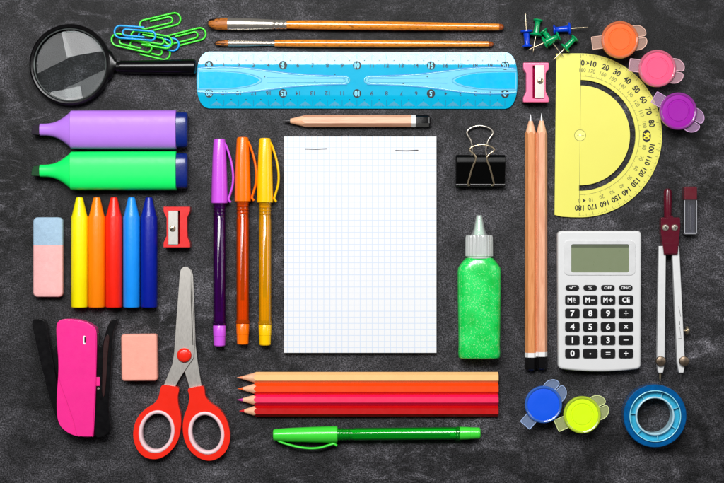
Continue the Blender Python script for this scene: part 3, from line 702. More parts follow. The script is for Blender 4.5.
# ------------------------------------------------------------------ paint pots
def pot(label, px, py, rot, c, cup, ring=True):
    t = thing('paint_pot', label, 'paint pot', px, py, rot, 22, group='small paint pots with hinged lids')
    mk = 'paint_' + label.split()[0]
    b = MB(); b.lathe([(15.2, 0), (16.2, .6), (16.9, 19)], 56); b.build('cup', plastic(mk + '_cup', cup, 0.3, clear=.12, sub=0, trans=.2), t)
    soft = [int(v * .74 + 255 * .26) for v in c]
    fm = plastic(mk + '_frosted', soft, 0.3, clear=.25, tint=(235, 235, 235), trans=.25, coat=.3)
    l = MB(); l.lathe([(15.6, 20.4), (16.0, 21.4), (17.2, 21.9), (18.2, 21.3), (18.6, 20), (18.6, 18), (18.1, 17), (15.6, 17)], 64, closed=True); lid = l.build('lid_rim', fm, t)
    d = MB(); pr = [(16.2, 18.2), (16.0, 20.6), (14.6, 20.8)]
    pr += ([(11.6, 20.8), (11.2, 20.3), (10.2, 20.3), (9.8, 20.75)] if ring else [(8, 20.75)]) + [(1.0, 20.6), (.01, 20.6)]
    d.lathe([(.01, 18.2)] + pr, 64); d.build('lid_panel', plastic(mk + '_lid', c, 0.5, var=.015, spec=.25), t)
    clr = plastic(mk + '_tab', [int(v * .3 + 225 * .7) for v in c], 0.3, clear=.66, tint=(245, 245, 245), trans=.1, var=.05)
    q = MB(); q.prism(rrect(11, 12.6, .8, 3, -22.3, 0), 17.6, 18.9); ot = q.build('opening_tab', clr, t, bevel=.3, bseg=2)
    edge = plastic(mk + '_tab_edge_glint', [int(v * .3 + 245 * .7) for v in c], 0.25, var=.02, bump=0)  # whitish outline tubes paint the edge highlights of the clear tabs and lobes
    q = MB(); q.tube([(x, y, 18.9) for x, y in rrect(10.6, 12.2, .8, 3, -22.3, 0)], .32, 6, closed=True); q.build('tab_edge_glint', edge, ot)
    for sg in (1, -1):
        P = [(17.0, sg * .7), (24.6, sg * .9), (26.2, sg * 2.0), (26.6, sg * 4.4), (25.8, sg * 7.2), (23.6, sg * 9.8), (20.6, sg * 11.6), (17.0, sg * 12.2), (13.6, sg * 12.0)]
        P = [(17.0, sg * .7), (24.6, sg * .9)] + [p[:2] for p in smooth_path([(a, b_, 0) for a, b_ in P[1:]], 3)][1:]
        q = MB(); q.prism(P, 16.4, 18.8); hl = q.build('hinge_lobe', clr, t, bevel=.45, bseg=2); q = MB(); q.tube([(x, y, 18.75) for x, y in P], .32, 6); q.build('lobe_edge_glint', edge, hl)
    return t
pot('orange paint pot, the highest of the three by the protractor', 620.2, 39.5, 7, (250, 100, 34), (240, 90, 40))
pot('pink paint pot between the orange and the purple pots', 657.6, 68.3, -8, (246, 84, 126), (240, 70, 120))
pot('purple paint pot beside the 70 and 80 degree marks', 678.6, 111, -31, (154, 4, 160), (110, 10, 130))
pot('blue paint pot under the long pencils at the bottom', 543.6, 404.6, 49, (4, 84, 226), (4, 60, 190), False)
pot('neon yellow paint pot between the blue pot and the tape roll', 582.4, 415, 24, (212, 250, 6), (190, 230, 0))

# ------------------------------------------------------------------ glue bottle
def glue():
    t = thing('glue_bottle', 'squeeze bottle of green glitter glue with a clear ribbed cap', 'glue bottle', 479.2, 215, -90, 12)
    zc = 12
    b = MB(); b.loft([(39, 0, zc, 11, 9.5), (42.5, 0, zc, 11.4, 9.8), (42.8, 0, zc, 13.5, 10.2), (45.5, 0, zc, 16.0, 11.0), (49, 0, zc, 18.8, 11.6), (52.5, 0, zc, 21.0, 12), (56, 0, zc, 21.5, 12), (80, 0, zc, 21.4, 12), (110, 0, zc, 20.9, 12), (130, 0, zc, 20.6, 12), (137, 0, zc, 20.9, 12), (141, 0, zc, 20.6, 11.4), (142.4, 0, zc, 19.4, 10)], 64, 2.7)
    b.build('bottle_body', M['glitter'], t, smooth=50)
    clr = plastic('frosted_cap_plastic', (250, 255, 252), 0.3, clear=.35, tint=(235, 245, 240), trans=.25, var=.05)
    c = MB(); vs = []; n = 72
    st = [(19.6, 10.2, 0), (20.3, 12.6, .3), (22.5, 13.1, .45), (38, 13.2, .45), (40.8, 13.4, .3), (41.4, 12.8, 0)]
    for (x, r, rb) in st:
        for k in range(n):
            a = 2 * PI * k / n; q = r + (rb if k % 3 == 0 else -rb * .5); vs.append((x, q * math.cos(a), zc + q * .92 * math.sin(a)))
    fs = [(i * n + k, i * n + (k + 1) % n, (i + 1) * n + (k + 1) % n, (i + 1) * n + k) for i in range(len(st) - 1) for k in range(n)] + [tuple(range(n))[::-1], tuple((len(st) - 1) * n + k for k in range(n))]
    c.add(vs, fs); c.build('screw_cap', clr, t, smooth=20)
    z_ = MB(); z_.loft([(1.5, 0, zc, 2.0, 2.0), (5, 0, zc, 2.9, 2.9), (14, 0, zc, 4.6, 4.6), (19.6, 0, zc, 5.6, 5.6)], 28); z_.build('nozzle', plastic('pale_green_nozzle', (216, 252, 224), .35, clear=.25, tint=(225, 250, 232)), t)
    o = MB(); o.loft([(0, 0, zc, 2.6, 2.6), (.6, 0, zc, 3.3, 3.3), (4, 0, zc, 3.9, 3.9), (14, 0, zc, 5.8, 5.8), (18.4, 0, zc, 7.4, 7.0), (19.6, 0, zc, 8.6, 8)], 32); o.build('nozzle_cover', plastic('clear_nozzle_cover', (244, 250, 248), .12, clear=.7, tint=(240, 246, 244)), t)
    l = MB(); l.lathe([(11.2, 41.2), (12.0, 41.6), (12.0, 43), (11.2, 43.4)], 48, 'x', (0, 0, zc), closed=True); l.build('neck_ring', clr, t)
glue()

# ------------------------------------------------------------------ calculator
def calculator():
    t = thing('calculator', 'silver grey pocket calculator with black keys and a blank display', 'calculator', 599.6, 300, 0, 13)
    sil = plastic('silver_grey_plastic', (214, 214, 214), 0.36, metal=.0, var=.01, bump=.015, bs=1500)
    def outline(dx):
        P = []
        for (x, y) in rrect(83.6 - 2 * dx, 137.6 - 2 * dx, 4.5, 5):
            P.append((x * (1 - .018 * (0.5 - y / 137.0)), y))
        Q = []
        for i, (x, y) in enumerate(P):
            Q.append((x, y))
            a, b_ = P[i], P[(i + 1) % len(P)]
            if a[1] < -68 + dx * 0 + 1 + dx and b_[1] < -67 + dx and abs(a[0] - b_[0]) > 20:
                for k in range(1, 14): u = a[0] + (b_[0] - a[0]) * k / 14; Q.append((u, a[1] - 2.4 * (1 - (u / 37.0) ** 2)))
        return Q
    b = MB(); b.prism(outline(0), 1.2, 13); b.build('casing', sil, t, bevel=2.6, bseg=5)
    bb = MB(); bb.prism(outline(2.2), 0, 1.6); bb.build('base_plate', plastic('grey_underside', (92, 92, 96), .5), t)
    # bezel
    f = MB(); f.prism([rrect(70.5, 34.2, 4.5, 6, 0, 41.8), rrect(57.2, 28, 1.8, 6, .4, 41.4)], 12.6, 13.75); f.build('display_bezel', plastic('pale_silver_bezel', (220, 220, 220), .25, metal=.1, coat=.4), t, bevel=.5)
    d = MB(); d.quad(rrect(58, 28.6, 1.8, 4, .4, 41.4), 13.12); d.build('display', plastic('olive_lcd', (122, 132, 102), .3, var=.0, bump=0), t, recalc=False)
    g = MB(); g.quad(rrect(57, 3, .2, 2, .4, 53.7), 13.2); g.build('display_painted_shadow', plastic('painted_bezel_shadow', (84, 92, 70), .4, bump=0), t, recalc=False)  # dark strip painting the bezel's shadow across the display top
    keys = [['√', '%', 'OFF', 'ON/C'], ['MR', 'M−', 'M+', 'CE'], ['7', '8', '9', '÷'], ['4', '5', '6', '×'], ['1', '2', '3', '−'], ['0', '.', '=', '+']]
    ky = [12.2, .2, -13.0, -26.4, -39.6, -52.8]; kx = [-27.2, -9.5, 8.1, 25.9]
    blk = plastic('black_rubber_key', (15, 14, 16), .42, var=.1, bump=.03, spec=.25)
    protos = {}
    for r in range(6):
        for c in range(4):
            kind = 0 if r == 0 else 1
            if kind not in protos:
                m = MB()
                if kind == 0: m.prism(rrect(13.4, 5.6, 2.6, 6), 12.9, 14.6)
                else: m.prism(rrect(14.3, 9.2, 1.8, 5), 12.9, 15.2)
                o = m.build('key', blk, t, bevel=.6); protos[kind] = o
            else: o = protos[kind].copy(); col.objects.link(o)
            o.location = (kx[c] * S, ky[r] * S, 0); s_ = keys[r][c]; zt = 14.72 if kind == 0 else 15.32
            m = MB()
            if kind == 0:
                if s_ == '√':
                    for q in ((-3, 0, -2.2, .5), (-2.2, .5, -1.2, -1.4), (-1.2, -1.4, .2, 1.4), (.2, 1.4, 3.6, 1.4)): m.line(*q, .6, zt)
                elif s_ == '%':
                    m.text('%', 0, 0, zt, 3.3, 0, .0, 1.2)
                else: m.text(s_, 0, 0, zt, 2.5, 0, .012, 1.25 if s_ == 'OFF' else 1.05)
            elif s_ == '÷': m.line(-2.2, 0, 2.2, 0, .7, zt); m.disc(0, 1.7, zt, .55, n=12); m.disc(0, -1.7, zt, .55, n=12)
            elif s_ == '×': m.line(-1.6, -1.6, 1.6, 1.6, .75, zt); m.line(-1.6, 1.6, 1.6, -1.6, .75, zt + .02)
            elif s_ == '−': m.line(-2.4, 0, 2.4, 0, .75, zt)
            elif s_ == '+': m.line(-2.2, 0, 2.2, 0, .8, zt); m.line(0, -2.2, 0, 2.2, .8, zt + .02)
            elif s_ == '=': m.line(-2.3, .9, 2.3, .9, .7, zt); m.line(-2.3, -.9, 2.3, -.9, .7, zt)
            elif s_ == '.': m.disc(0, -.4, zt, .75, n=14)
            elif s_.startswith('M'):
                m.text('M', -2.6, 0, zt, 4.6, 0, .025, .95); u = s_[1]
                if u == 'R': m.text('R', 2.1, .9, zt, 2.5, 0, .01); m.text('C', 2.1, -1.7, zt, 1.7, 0, .0, 1.1); m.line(.8, -.5, 3, -.5, .3, zt)
                if u in '−+': m.line(.6, 0, 4.6, 0, .75, zt)
                if u == '+': m.line(2.6, -2, 2.6, 2, .75, zt + .02)
            else: m.text(s_, 0, 0, zt, 5.4 if len(s_) == 1 else 4.6, 0, .03, 1.08 if len(s_) == 1 else .95)
            lb = m.build('key_label', M['ink_white'], o, recalc=False)
            if o.parent is None: o.parent = t
calculator()

# ------------------------------------------------------------------ compass and lead case
def compass():
    t = thing('drawing_compass', 'drawing compass with maroon head and two pale metal legs', 'compass', 669.5, 236, 0, 9)
    mar = plastic('maroon_plastic', (88, 12, 32), .25, var=.1, coat=.3)
    leg = plastic('satin_aluminium', (228, 228, 228), .36, metal=.25, var=.02, bump=0)
    g = MB(); g.loft([(-18.6, 0, 0, 3.6, 3.6), (-20, 0, 0, 3.7, 3.7), (-30, 0, 0, 4.0, 4.0), (-44, 0, 0, 4.0, 4.0), (-46.2, 0, 0, 3.4, 3.4), (-47.2, 0, 0, 1.6, 1.6)], 28)
    M_ = Matrix.Translation((-1.8, 0, 9)) @ Matrix.Rotation(-PI / 2, 4, 'Z'); g.xf(M_); g.build('grip_handle', mar, t)
    h = MB(); h.prism([(-9.4, 17.5), (-8.8, 18.4), (8.8, 18.4), (9.6, 17.5), (9.8, 10), (7.6, -14), (7.2, -18.4), (-6.6, -18.4), (-7, -14), (-9.6, 4)], 3.2, 15.2); h.build('hinge_head', mar, t, bevel=1.1)
    h2 = MB(); h2.prism([(-6.2, -7), (6.8, -7), (6.6, -17.6), (-6, -17.6)], 15.1, 16.0); h2.prism([(-3.4, 18), (3.2, 18), (2.8, 20.2), (-3.2, 20.2)], 5, 13); h2.build('head_plate', mar, t, bevel=.4)
    for x in (-5.0, 4.0):
        r = MB(); r.lathe([(.01, 15), (3.2, 15), (3.3, 16.0), (2.6, 17.1), (1.2, 17.3), (.01, 17.2)], 26, 'z', (x, 8.2, 0)); so = r.build('rivet_screw', M['chrome'], t)
        q = MB()
        for a in (.4, .4 + PI / 2): q.line(x - 1.7 * math.cos(a), 8.2 - 1.7 * math.sin(a), x + 1.7 * math.cos(a), 8.2 + 1.7 * math.sin(a), .5, 17.42 + a * .01)
        q.build('cross_slot', M['black'], so, recalc=False)
    def legs(x0, x1, knobx, label):
        y0, y1 = -10, -131
        def cx(y): return x0 + (x1 - x0) * (y - y0) / (y1 - y0)
        m = MB(); m.prism([(x0 - 3.6, y0), (x0 + 3.6, y0), (cx(-125) + 3.7, -125), (x1 + 2.8, -132), (x1 + 2.0, -136), (x1 - 2.4, -136), (x1 - 3.2, -132), (cx(-125) - 3.9, -125)], 4.5, 12.2)
        lg = m.build('leg', leg, t, bevel=.7)
        s_ = MB(); s_.lathe([(.01, 12), (4.4, 12), (5.1, 13), (5.1, 15), (4.5, 16.2), (2.2, 16.9), (.01, 17)], 30, 'z', (knobx, -124.2, 0)); s_.build('clamp_screw', plastic('bronze_screw', (120, 104, 88), .35, metal=.8, vs=400, var=.3), lg)
        return lg
    a = legs(-7.6, -9.0, -9.6, 'l'); b = legs(5.6, 11.4, 13.6, 'r')
    n = MB(); n.loft([(0, 0, 0, 1.1, 1.1), (6, 0, 0, .95, .95), (9.6, 0, 0, .15, .15)], 14); n.xf(Matrix.Translation((-9.2, -135.4, 8.4)) @ Matrix.Rotation(-PI / 2, 4, 'Z')); n.build('needle_point', M['brass'], a)
    n = MB(); n.loft([(0, 0, 0, 1.2, 1.2), (5, 0, 0, 1.1, 1.1), (9.6, 0, 0, .2, .2)], 14); n.xf(Matrix.Translation((11.2, -135.4, 8.4)) @ Matrix.Rotation(-PI / 2, 4, 'Z')); n.build('lead_point', M['graphite'], b)
    k = MB(); k.lathe([(.01, 0), (1.1, 0), (1.1, 4.2), (4.2, 4.4), (4.2, 6.2), (1.6, 6.6), (1.6, 7.8), (.01, 7.8)], 26, 'x', (12.0, -94, 8.4)); k.build('side_knob', M['brass'], b)
    q = MB(); q.line(8.6, -70, 10.6, -80, .35, 12.4); q.line(8.9, -85.6, 9.6, -85.6, .9, 12.4); q.line(9.25, -84.5, 9.35, -88, .8, 12.42); q.line(9.6, -90, 10.9, -101, .3, 12.4); q.line(8.0, -102, 11.4, -101.6, .35, 12.4)
    q.build('engraved_lines', plastic('dark_engraving', (60, 60, 60), .5, bump=0), b, recalc=False)
compass()
def lead_case():
    t = thing('lead_case', 'tiny clear tube of spare leads with a maroon cap beside the compass', 'lead case', 689.6, 210.5, 0, 6)
    mar = plastic('maroon_cap_plastic', (96, 20, 34), .3, var=.08, coat=.2)
    m = MB(); m.prism(rrect(12.8, 13.4, 1.0, 4, 0, 17.0), 0, 12.6); m.build('cap', mar, t, bevel=1.8, bseg=4)
    g = MB(); x = 5.9
    g.prism([rrect(12.4, 12.2, 1.2, 4), rrect(9.8, 9.6, 1, 4)], 0, 33.5); g.xf(Matrix.Translation((0, 10.6, 6.3)) @ Matrix.Rotation(PI / 2, 4, 'X')); g.build('clear_tube', plastic('clear_tube_plastic', (225, 225, 232), .1, clear=.95, tint=(232, 232, 238), bump=0), t, bevel=.3, bseg=2)
    e = MB(); e.prism(rrect(12.2, 12, 1.2, 4), 33.0, 34.6); e.xf(Matrix.Translation((0, 11, 6.3)) @ Matrix.Rotation(PI / 2, 4, 'X')); e.build('tube_end', plastic('tube_end_plastic', (190, 190, 196), .2, clear=.4, tint=(235, 235, 240)), t)
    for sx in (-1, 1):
        e = MB(); e.tube([(sx * 5.9, 10, 12), (sx * 5.9, -22.5, 12)], .35, 6); e.build('tube_edge_glint', plastic('painted_tube_glint', (190, 190, 196), .2, bump=0), t)  # whitish rods added to paint bright glints along the clear tube's edges
    for (xx, y0) in ((-.6, 9), (1.1, 5)):
        n = MB(); n.tube([(xx, y0, 4), (xx + .5, -19, 3.2)], .6, 8); n.build('spare_lead', plastic('pale_lead_glint', (170, 168, 160), .25, metal=.7), t)
lead_case()

# ------------------------------------------------------------------ tape roll
def tape():
    t = thing('tape_roll', 'roll of blue adhesive tape on a ribbed pale blue core', 'tape roll', 654.4, 415.6, 0, 14)
    tp = plastic('blue_tape_layers', (0, 92, 158), .22, var=.22, vs=300, stretch=(1, 1, 6), clear=.08, trans=.1)
    m = MB(); m.lathe([(25.4, .3), (25.4, 17.6), (26.2, 18.4), (30.6, 18.4), (31.2, 17.6), (31.3, 9), (31.2, .6), (30.6, 0), (26, 0)], 96, closed=True); m.build('wound_tape', tp, t)
    cr = plastic('pale_blue_core', (70, 196, 232), .25, var=.04, clear=.15, tint=(180, 236, 246), trans=.15)
    c = MB(); c.lathe([(24.5, .3), (24.5, 19.3), (25.0, 19.7), (25.5, 19.3), (25.5, .3)], 96, closed=True)
    iw = MB(); iw.lathe([(17.6, .3), (17.6, 17.5), (18.2, 18.1), (19.1, 17.7), (19.1, .3)], 96, closed=True); iw.build('inner_wall', plastic('milky_inner_wall', (196, 234, 246), .25, trans=.2), t)
    iw = MB(); iw.tube([(25.1 * math.cos(k * PI / 48), 25.1 * math.sin(k * PI / 48), 19.6) for k in range(96)], .45, 8, closed=True); iw.build('core_lip', plastic('pale_core_lip', (150, 226, 246), .2), t)
    c.lathe([(18.6, 12), (18.6, 13.4), (24.7, 13.4), (24.7, 12)], 96, closed=True)
    core = c.build('core', cr, t)
    for k in range(7):
        a = math.radians(20 + 360 / 7 * k); q = MB(); q.prism([(18.4, -.35), (24.8, -.35), (24.8, .35), (18.4, .35)], 9.5, 16.6); q.xf(Matrix.Rotation(a, 4, 'Z')); q.build('core_rib', plastic('core_rib_plastic', (130, 216, 240), .2, clear=.2, tint=(220, 245, 250)) if k == 0 else bpy.data.materials['core_rib_plastic'], core)
tape()

# ------------------------------------------------------------------ highlighters
def marker(label, px, py, c, tipc):
    t = thing('highlighter_pen', label, 'highlighter', px, py, 0, 9, group='pair of flat highlighters')
    zc = 11.0; m_ = plastic('body_plastic_' + label.split()[0], c, 0.38, var=.015, bump=.01, spec=.3)
    p = MB(); st = [(40.6 - 32.4, 6.1, 5.6), (13, 6.1, 5.6), (17, 6.4, 5.8), (22, 7.4, 6.4), (26, 9, 7.2), (30, 11.3, 8.2), (34, 14.2, 9.2), (37.4, 17.0, 9.9), (38.6, 18.0, 10.2)]
    p.loft([(x, 0, zc, a, b) for x, a, b in st], 48, 2.5); p.build('nose_cone', m_, t, smooth=40)
    b = MB(); b.loft([(38.5, 0, zc, 18.2, 10.3), (39.2, 0, zc, 19.0, 10.9), (60, 0, zc, 19.2, 11), (142, 0, zc, 19.4, 11), (143.4, 0, zc, 19.3, 10.9), (143.8, 0, zc, 18, 10)], 64, 3.0); b.build('barrel', m_, t, smooth=40)
    e = MB(); e.loft([(143.4, 0, zc, 17.6, 9.6), (153, 0, zc, 17.6, 9.6), (154.4, 0, zc, 16.8, 9), (154.9, 0, zc, 15.4, 8)], 64, 3.0); e.build('end_cap', plastic('navy_plastic_' + label.split()[0], (12, 34, 112), .28, coat=.3), t, smooth=30)
    n = MB(); P = [(9, 5.2), (2.4, 4.6), (.6, 1.6), (-.2, -4.0), (.8, -5.0), (9, -5.4)]; n.prism(P, 6.6, 15.2); n.build('felt_tip', plastic('felt_tip_' + label.split()[0], tipc, .75, bump=.5, bs=1600), t, bevel=1.0)
marker('lilac highlighter with navy end cap, upper of the pair', 32.4, 130.0, (178, 118, 224), (24, 12, 30))
marker('neon green highlighter with navy end cap, lower of the pair', 32.4, 171.0, (20, 240, 104), (8, 62, 26))

# ------------------------------------------------------------------ erasers
def erasers():
    t = thing('two_tone_eraser', 'long pink and pale blue two-tone eraser left of the crayons', 'eraser', 48, 257.2, 0, 9)
    a = MB(); a.prism(rrect(29.4, 79.4, 4.5, 6), 0, 10.5)
    pk = plastic('pink_rubber', (240, 178, 176), .75, var=.06, vs=300, bump=.25, bs=1500, spec=.25); bl = plastic('pale_blue_rubber', (160, 188, 210), .8, var=.08, vs=400, bump=.5, bs=1800, spec=.25)
    for nm, m, y0, y1 in (('pink_end', pk, -39.7, 12.2), ('blue_end', bl, 12.2, 39.7)):
        P = [p for p in rrect(29.4, 79.4, 4.5, 8) if (y0 - .01 <= p[1] <= y1 + .01)]
        if nm == 'pink_end': P = [(14.7, 12.2), (-14.7, 12.2)] + P
        else: P = P + [(-14.7, 12.2), (14.7, 12.2)]
        b = MB(); n = len(P)
        # stack of shrinking outlines gives softened top and bottom edges but a flush joint
        def ring(d, z): return [(x * (1 - d / 14.7), (y - (math.copysign(d, y) if abs(y - 12.2) > .05 else 0)), z) for x, y in P]
        rs = [ring(1.6, 0), ring(.5, .5), ring(0, 1.7), ring(0, 8.6), ring(.45, 9.8), ring(1.5, 10.5)]
        rings(b, rs); b.build(nm, m, t, smooth=50)
    t = thing('eraser', 'small square salmon pink eraser beside the scissors', 'eraser', 139.3, 357.6, 0.6, 12)
    b = MB(); b.prism(rrect(35.8, 46.6, 3.2, 5), 0, 13.5); b.build('rubber_block', plastic('salmon_rubber', (242, 164, 146), .65, var=.05, vs=260, bump=.25, bs=1400, spec=.3), t, bevel=2.4, bseg=4)
erasers()

# ------------------------------------------------------------------ crayons
for (x, cn, c, lb) in ((79.6, 'yellow', (255, 236, 0), 'yellow wax crayon, next to the two-tone eraser'), (96.8, 'orange', (255, 132, 0), 'orange wax crayon between the yellow and the red'), (114, 'red', (246, 34, 12), 'red wax crayon in the middle of the crayon row'),
                   (131.6, 'sky', (20, 146, 246), 'light blue wax crayon between the red and the dark blue'), (149, 'navy', (2, 26, 150), 'dark blue wax crayon, nearest the red sharpener')):
    t = thing('wax_crayon', lb, 'crayon', x, 197.4, -90, 8, group='five wax crayons in a row')
    m = plastic(cn + '_wax', c, .38, var=.05, vs=200, bump=.25, bs=800, coat=.15, stretch=(.4, 1, 1))
    b = MB(); b.loft([(0, 0, 8.4, 2.6, 2.6), (.5, 0, 8.4, 3.4, 3.4), (18.2, 0, 8.4, 7.6, 7.6), (19, 0, 8.4, 7.8, 7.8)], 44); b.build('crayon_tip', m, t)
    b = MB(); b.loft([(18.8, 0, 8.4, 7.7, 7.7), (19, 0, 8.4, 8.25, 8.25), (20.4, 0, 8.4, 8.4, 8.4), (108.4, 0, 8.4, 8.4, 8.4), (109.3, 0, 8.4, 7.9, 7.9)], 44); b.build('crayon_body', m, t, smooth=30)

# ------------------------------------------------------------------ stapler
def stapler():
    t = thing('stapler', 'pink and black stapler lying on its side', 'stapler', 76, 378, 0, 20)
    def rel(P): return [(x - 76, 378 - y) for x, y in P]
    def sm(P, n=4): return [p[:2] for p in smooth_path([(x, y, 0) for x, y in rel(P)], n, True)]
    pk = plastic('hot_pink_plastic', (240, 44, 142), .28, var=.03, coat=.3, bump=.02)
    bk = M['black_satin']
    lv = MB(); lv.prism(sm([(33, 322), (36, 319.4), (42, 320), (46, 325), (48.5, 340), (53, 362), (57, 385), (60, 405), (62, 424), (59, 423), (55, 414), (50, 398), (44, 375), (38, 350), (34, 332)]), 6, 19); lv.build('lever', bk, t, bevel=1.8, bseg=4)
    w = MB(); w.prism(rel([(50, 352), (56, 346), (62, 350), (66, 410), (60, 416)]), 3, 14); w.build('lever_web', M['black'], t, bevel=.8)
    c = MB(); c.prism(sm([(56.8, 328), (58.5, 322.5), (63, 320), (74, 320), (84, 322), (92, 326), (96, 331), (96.6, 345), (96, 375), (95, 405), (93.4, 433), (91.5, 436), (82, 436), (74, 434.5), (66, 430.5), (60, 424), (57.4, 414), (57.2, 395), (58.5, 376), (58.6, 360), (57.2, 342)]), 4, 21); cv = c.build('cover', pk, t, bevel=2.6, bseg=5)
    q = MB(); q.prism(sm([(57.6, 328), (59.2, 323), (63, 320.8), (74, 320.8), (84, 322.8), (91.4, 326.6), (95.2, 331.4), (95.8, 345), (95.2, 375), (94.2, 405), (92.6, 432.6), (91, 435.2), (82, 435.2), (77.5, 434.4), (74.5, 422), (68.5, 404), (62.6, 388), (59.6, 376), (59.4, 360), (58.0, 342)]), 20.5, 22.3); q.build('raised_panel', pk, cv, bevel=.8, bseg=4)
    s_ = MB(); s_.prism(rrect(2.4, 8.6, 1.1, 5, 8.6, 37.6), 22.1, 22.7); s_.build('sight_window', M['ink_white'], cv, bevel=.2, bseg=2)
    s_ = MB(); s_.prism(rrect(1.2, 6, .5, 5, 9.3, 38), 22.6, 22.95); s_.build('window_slot', M['black'], cv)
    rl = MB(); rl.box(19.5, 22.4, -30, 44, 8, 15.5); rl.build('staple_rail', plastic('dark_rail_steel', (70, 66, 64), .3, metal=.8, bump=0), t, bevel=.4, bseg=2)
    bs = MB(); bs.prism(sm([(97.2, 345), (100.6, 347), (103.6, 338), (106.6, 328), (110, 321.6), (113.4, 319.8), (116.2, 321), (115, 326), (112.4, 334), (111, 352), (110, 375), (108, 400), (108.4, 416), (110, 426), (107, 433), (101, 436.5), (95.5, 436), (93.6, 425), (95.5, 395), (96.4, 365)]), 3, 17.5); b_ = bs.build('base', bk, t, bevel=2.4, bseg=5)
    bs = MB(); bs.prism(sm([(103, 345), (106, 336), (108.6, 338), (107, 356), (105.6, 380), (103.6, 396), (101.6, 392), (102, 368)]), 17.2, 18.4); bs.build('base_pad', plastic('dark_brown_rubber', (46, 24, 24), .3), b_, bevel=.6)
    lt = MB(); lt.prism(rrect(5.4, 9, .8, 4, 20.8, -3.7), 12, 18.6); lt.build('release_latch', pk, t, bevel=.8)
    pv = MB(); pv.lathe([(.01, 16), (1.3, 16), (1.3, 17.9), (.8, 18.3), (.01, 18.3)], 18, 'z', (21.8, -10.6, 0)); pv.build('pivot_pin', M['chrome'], t)
stapler()

# ------------------------------------------------------------------ scissors
def scissors():
    t = thing('scissors', 'round-tipped steel scissors with red and white handles, closed', 'scissors', 184.4, 355, 0, 6)
    def rel(P): return [(x - 184.4, 355 - y) for x, y in P]
    def z8(P): return [(x / 3.017, 360 + y / 3.017) for x, y in P]
    red = plastic('red_handle_plastic', (238, 42, 24), .24, var=.03, coat=.3); wht = plastic('pinkish_white_lining', (236, 200, 204), .35, var=.04)
    b1 = MB(); b1.prism(rel([(179.9, 273), (181.2, 269.2), (184, 267), (187.5, 267), (190.3, 269.4), (191.6, 273), (193, 305), (194.8, 345), (193.6, 358), (188, 366), (180, 378), (173, 391), (161.5, 391), (166, 380), (172.4, 364), (174.2, 352), (176.4, 320)]), 5.6, 7.2)
    b1.build('blade', M['steel'], t, bevel=.3, bseg=2)
    b2 = MB(); b2.prism(rel([(180.8, 275), (183, 269), (188, 268), (191.4, 270.5), (193, 275), (194.2, 305), (195.6, 345), (197.6, 362), (202.4, 391), (190.5, 391), (184.6, 372), (178, 364), (174.8, 352), (178.2, 320)]), 3.9, 5.4)
    b2.build('blade', M['steel'], t, bevel=.3, bseg=2)
    g = MB(); g.add([(*rel([(190.9, 275)])[0], 7.32), (*rel([(192.0, 300)])[0], 7.32), (*rel([(193.4, 345)])[0], 7.32), (*rel([(192.6, 345)])[0], 7.32), (*rel([(190.8, 300)])[0], 7.32)], [(0, 1, 2, 3, 4)])
    g.build('ground_edge', plastic('dark_ground_steel', (110, 106, 100), .3, metal=.8), t, recalc=False)
    p = MB(); p.lathe([(.01, 7), (7.2, 7), (7.2, 8.6), (6.4, 9.8), (4, 10.5), (.01, 10.8)], 40); p.build('pivot_cap', red, t, smooth=60)
    L = [(490, 76), (520, 76), (541, 84), (538, 108), (540, 135), (547, 165), (547, 200), (539, 238), (522, 266), (498, 287), (470, 296), (440, 290), (417, 268), (405, 232), (408, 195), (422, 165), (445, 143), (468, 128), (481, 108)]
    R = [(569, 86), (590, 79), (612, 77), (618, 88), (621, 108), (638, 128), (664, 147), (684, 178), (694, 215), (692, 250), (676, 280), (645, 299), (612, 297), (580, 276), (560, 244), (553, 205), (557, 168), (568, 138), (573, 110)]
    for (O, cx, cy, rot) in ((L, 474.5, 214, -11), (R, 623.5, 218, 12)):
        o = [q[:2] for q in smooth_path([(x, y, 0) for x, y in rel(z8(O))], 4, True)]
        c = rel(z8([(cx, cy)]))[0]; r = math.radians(rot)
        hb = MB(); hb.prism([o, ell(16.0, 19.8, r, c[0], c[1])], .6, 11.6); h_ = hb.build('finger_handle', red, t, bevel=2.6, bseg=5)
        li = MB(); n = 64; vs = []; prof = [(0, 1.0), (0, 11.4), (-.9, 12.3), (-2.5, 12.3), (-3.7, 11.0), (-3.9, 6), (-3.7, 1.2)]
        E0 = ell(17.9, 21.7, r, c[0], c[1], n)
        for (d, z) in prof: vs += [(x, y, z) for x, y in ell(17.9 + d, 21.7 + d, r, c[0], c[1], n)]
        m = len(prof); fs = [(i * n + k, i * n + (k + 1) % n, ((i + 1) % m) * n + (k + 1) % n, ((i + 1) % m) * n + k) for i in range(m) for k in range(n)]
        li.add(vs, fs); li.build('soft_lining', wht, h_, smooth=50)
scissors()

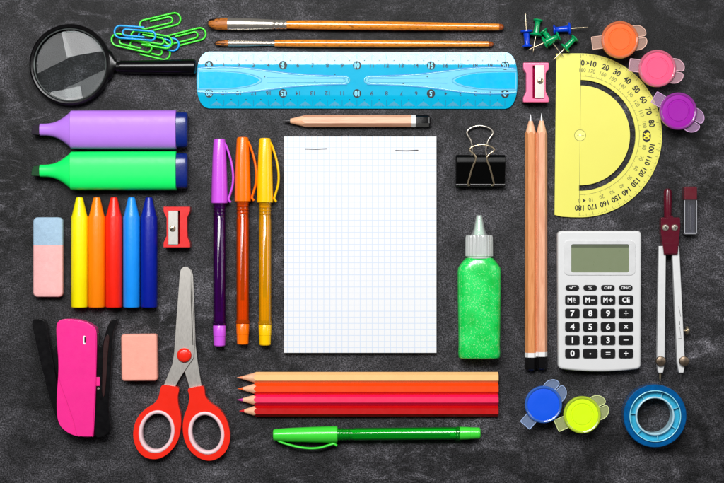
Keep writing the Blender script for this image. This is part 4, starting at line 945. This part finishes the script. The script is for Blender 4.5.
# ------------------------------------------------------------------ push pins
def pins():
    gm = plastic('green_pin_plastic', (0, 150, 84), .22, var=.03, coat=.4, bump=0); bm_ = plastic('blue_pin_plastic', (8, 62, 200), .22, var=.03, coat=.4, bump=0)
    def proto(m):
        t = thing('push_pin', 'pin', 'push pin', 0, 0, 0, group='heap of push pins')
        b = MB(); b.lathe([(.01, -.9), (3.2, -.9), (4.9, -.4), (5.1, .4), (4.6, 1.0), (3.0, 1.7), (2.6, 3), (2.9, 9), (3.2, 13.2), (4.2, 14), (6.0, 14.4), (6.4, 15.2), (6.2, 16.0), (4.6, 16.6), (1.2, 16.9), (.01, 16.9)], 36, 'x'); b.build('pin_grip', m, t, smooth=40)
        n = MB(); n.lathe([(.01, 16), (.62, 16), (.58, 31), (.1, 34.2), (.01, 34.3)], 12, 'x'); n.build('needle', M['brass'], t, smooth=50)
        return t
    pg, pb = proto(gm), proto(bm_); used = set()
    D = [(pb, (527.3, 46.2), (525.2, 13), 6, 'blue push pin standing point-up nearest the ruler, left of the green ones'), (pb, (554.0, 29.8), (588, 27.4), 6, 'blue push pin pointing right towards the orange paint pot'),
         (pg, (538.2, 20.2), (532.8, 53), 6, 'green push pin with its point down beside the upright blue one'), (pg, (543.4, 31.0), (563.4, 57), 6, 'green push pin half buried under another green one, point to the lower right'),
         (pg, (558.8, 36.2), (527.8, 49.8), 13, 'green push pin lying across the heap, point to the lower left'), (pg, (575.0, 38.2), (553.2, 60), 8, 'green push pin touching the protractor corner with its point')]
    for src, h, tip, z, lb in D:
        o = src if id(src) not in used else copy_tree(src); used.add(id(src))
        a = math.atan2(-(tip[1] - h[1]), tip[0] - h[0])
        x, y = world(h[0], h[1], z); o.location = (x, y, (z - .3) * S)
        o.rotation_euler = (0, math.radians({6: -3, 8: 1, 13: 9}[z]), a); o['label'] = lb
        sc = math.hypot(tip[0] - h[0], tip[1] - h[1]) / 34.0; o.scale = (sc,) * 3 if abs(sc - 1) < .12 else (1, 1, 1)
pins()

# ------------------------------------------------------------------ light, world, camera
def area(name, loc, size, power, target=(0, 0, 0), color=(1, 1, 1)):
    l = bpy.data.lights.new(name, 'AREA'); l.shape = 'RECTANGLE'; l.size, l.size_y = size; l.energy = power; l.color = color
    o = bpy.data.objects.new(name, l); col.objects.link(o); o.location = loc
    d = Vector(target) - Vector(loc); o.rotation_euler = d.to_track_quat('-Z', 'Y').to_euler(); return o
area('key_softbox', (-0.10, 0.56, 1.15), (0.74, 0.42), 20)
area('side_fill', (0.85, 0.25, 0.75), (0.35, 0.5), 1.6)  # weak fill lamp added from the right, no known source there
lo = area('left_softbox', (-0.60, 0.34, 1.15), (0.42, 0.26), 2.6, target=(-0.1, 0, 0))
lo.rotation_euler = (lo.rotation_euler.to_matrix() @ Matrix.Rotation(math.radians(-32), 3, 'Z')).to_euler()

w = bpy.data.worlds.new('World'); scene.world = w; w.use_nodes = True
bg = w.node_tree.nodes['Background']; bg.inputs[0].default_value = (0.9, 0.95, 1.0, 1); bg.inputs[1].default_value = 0.035

cam = bpy.data.cameras.new('camera'); co = bpy.data.objects.new('camera', cam); col.objects.link(co)
co.location = (0, 0, H * S); cam.sensor_width = 36; cam.lens = 36 * H / 724.0; cam.clip_start = 0.01; cam.clip_end = 50
scene.camera = co
scene.view_settings.view_transform = 'Standard'; scene.view_settings.look = 'None'; scene.view_settings.exposure = 0; scene.view_settings.gamma = 1
scene.cycles.max_bounces = 12; scene.cycles.transparent_max_bounces = 24; scene.cycles.use_denoising = True
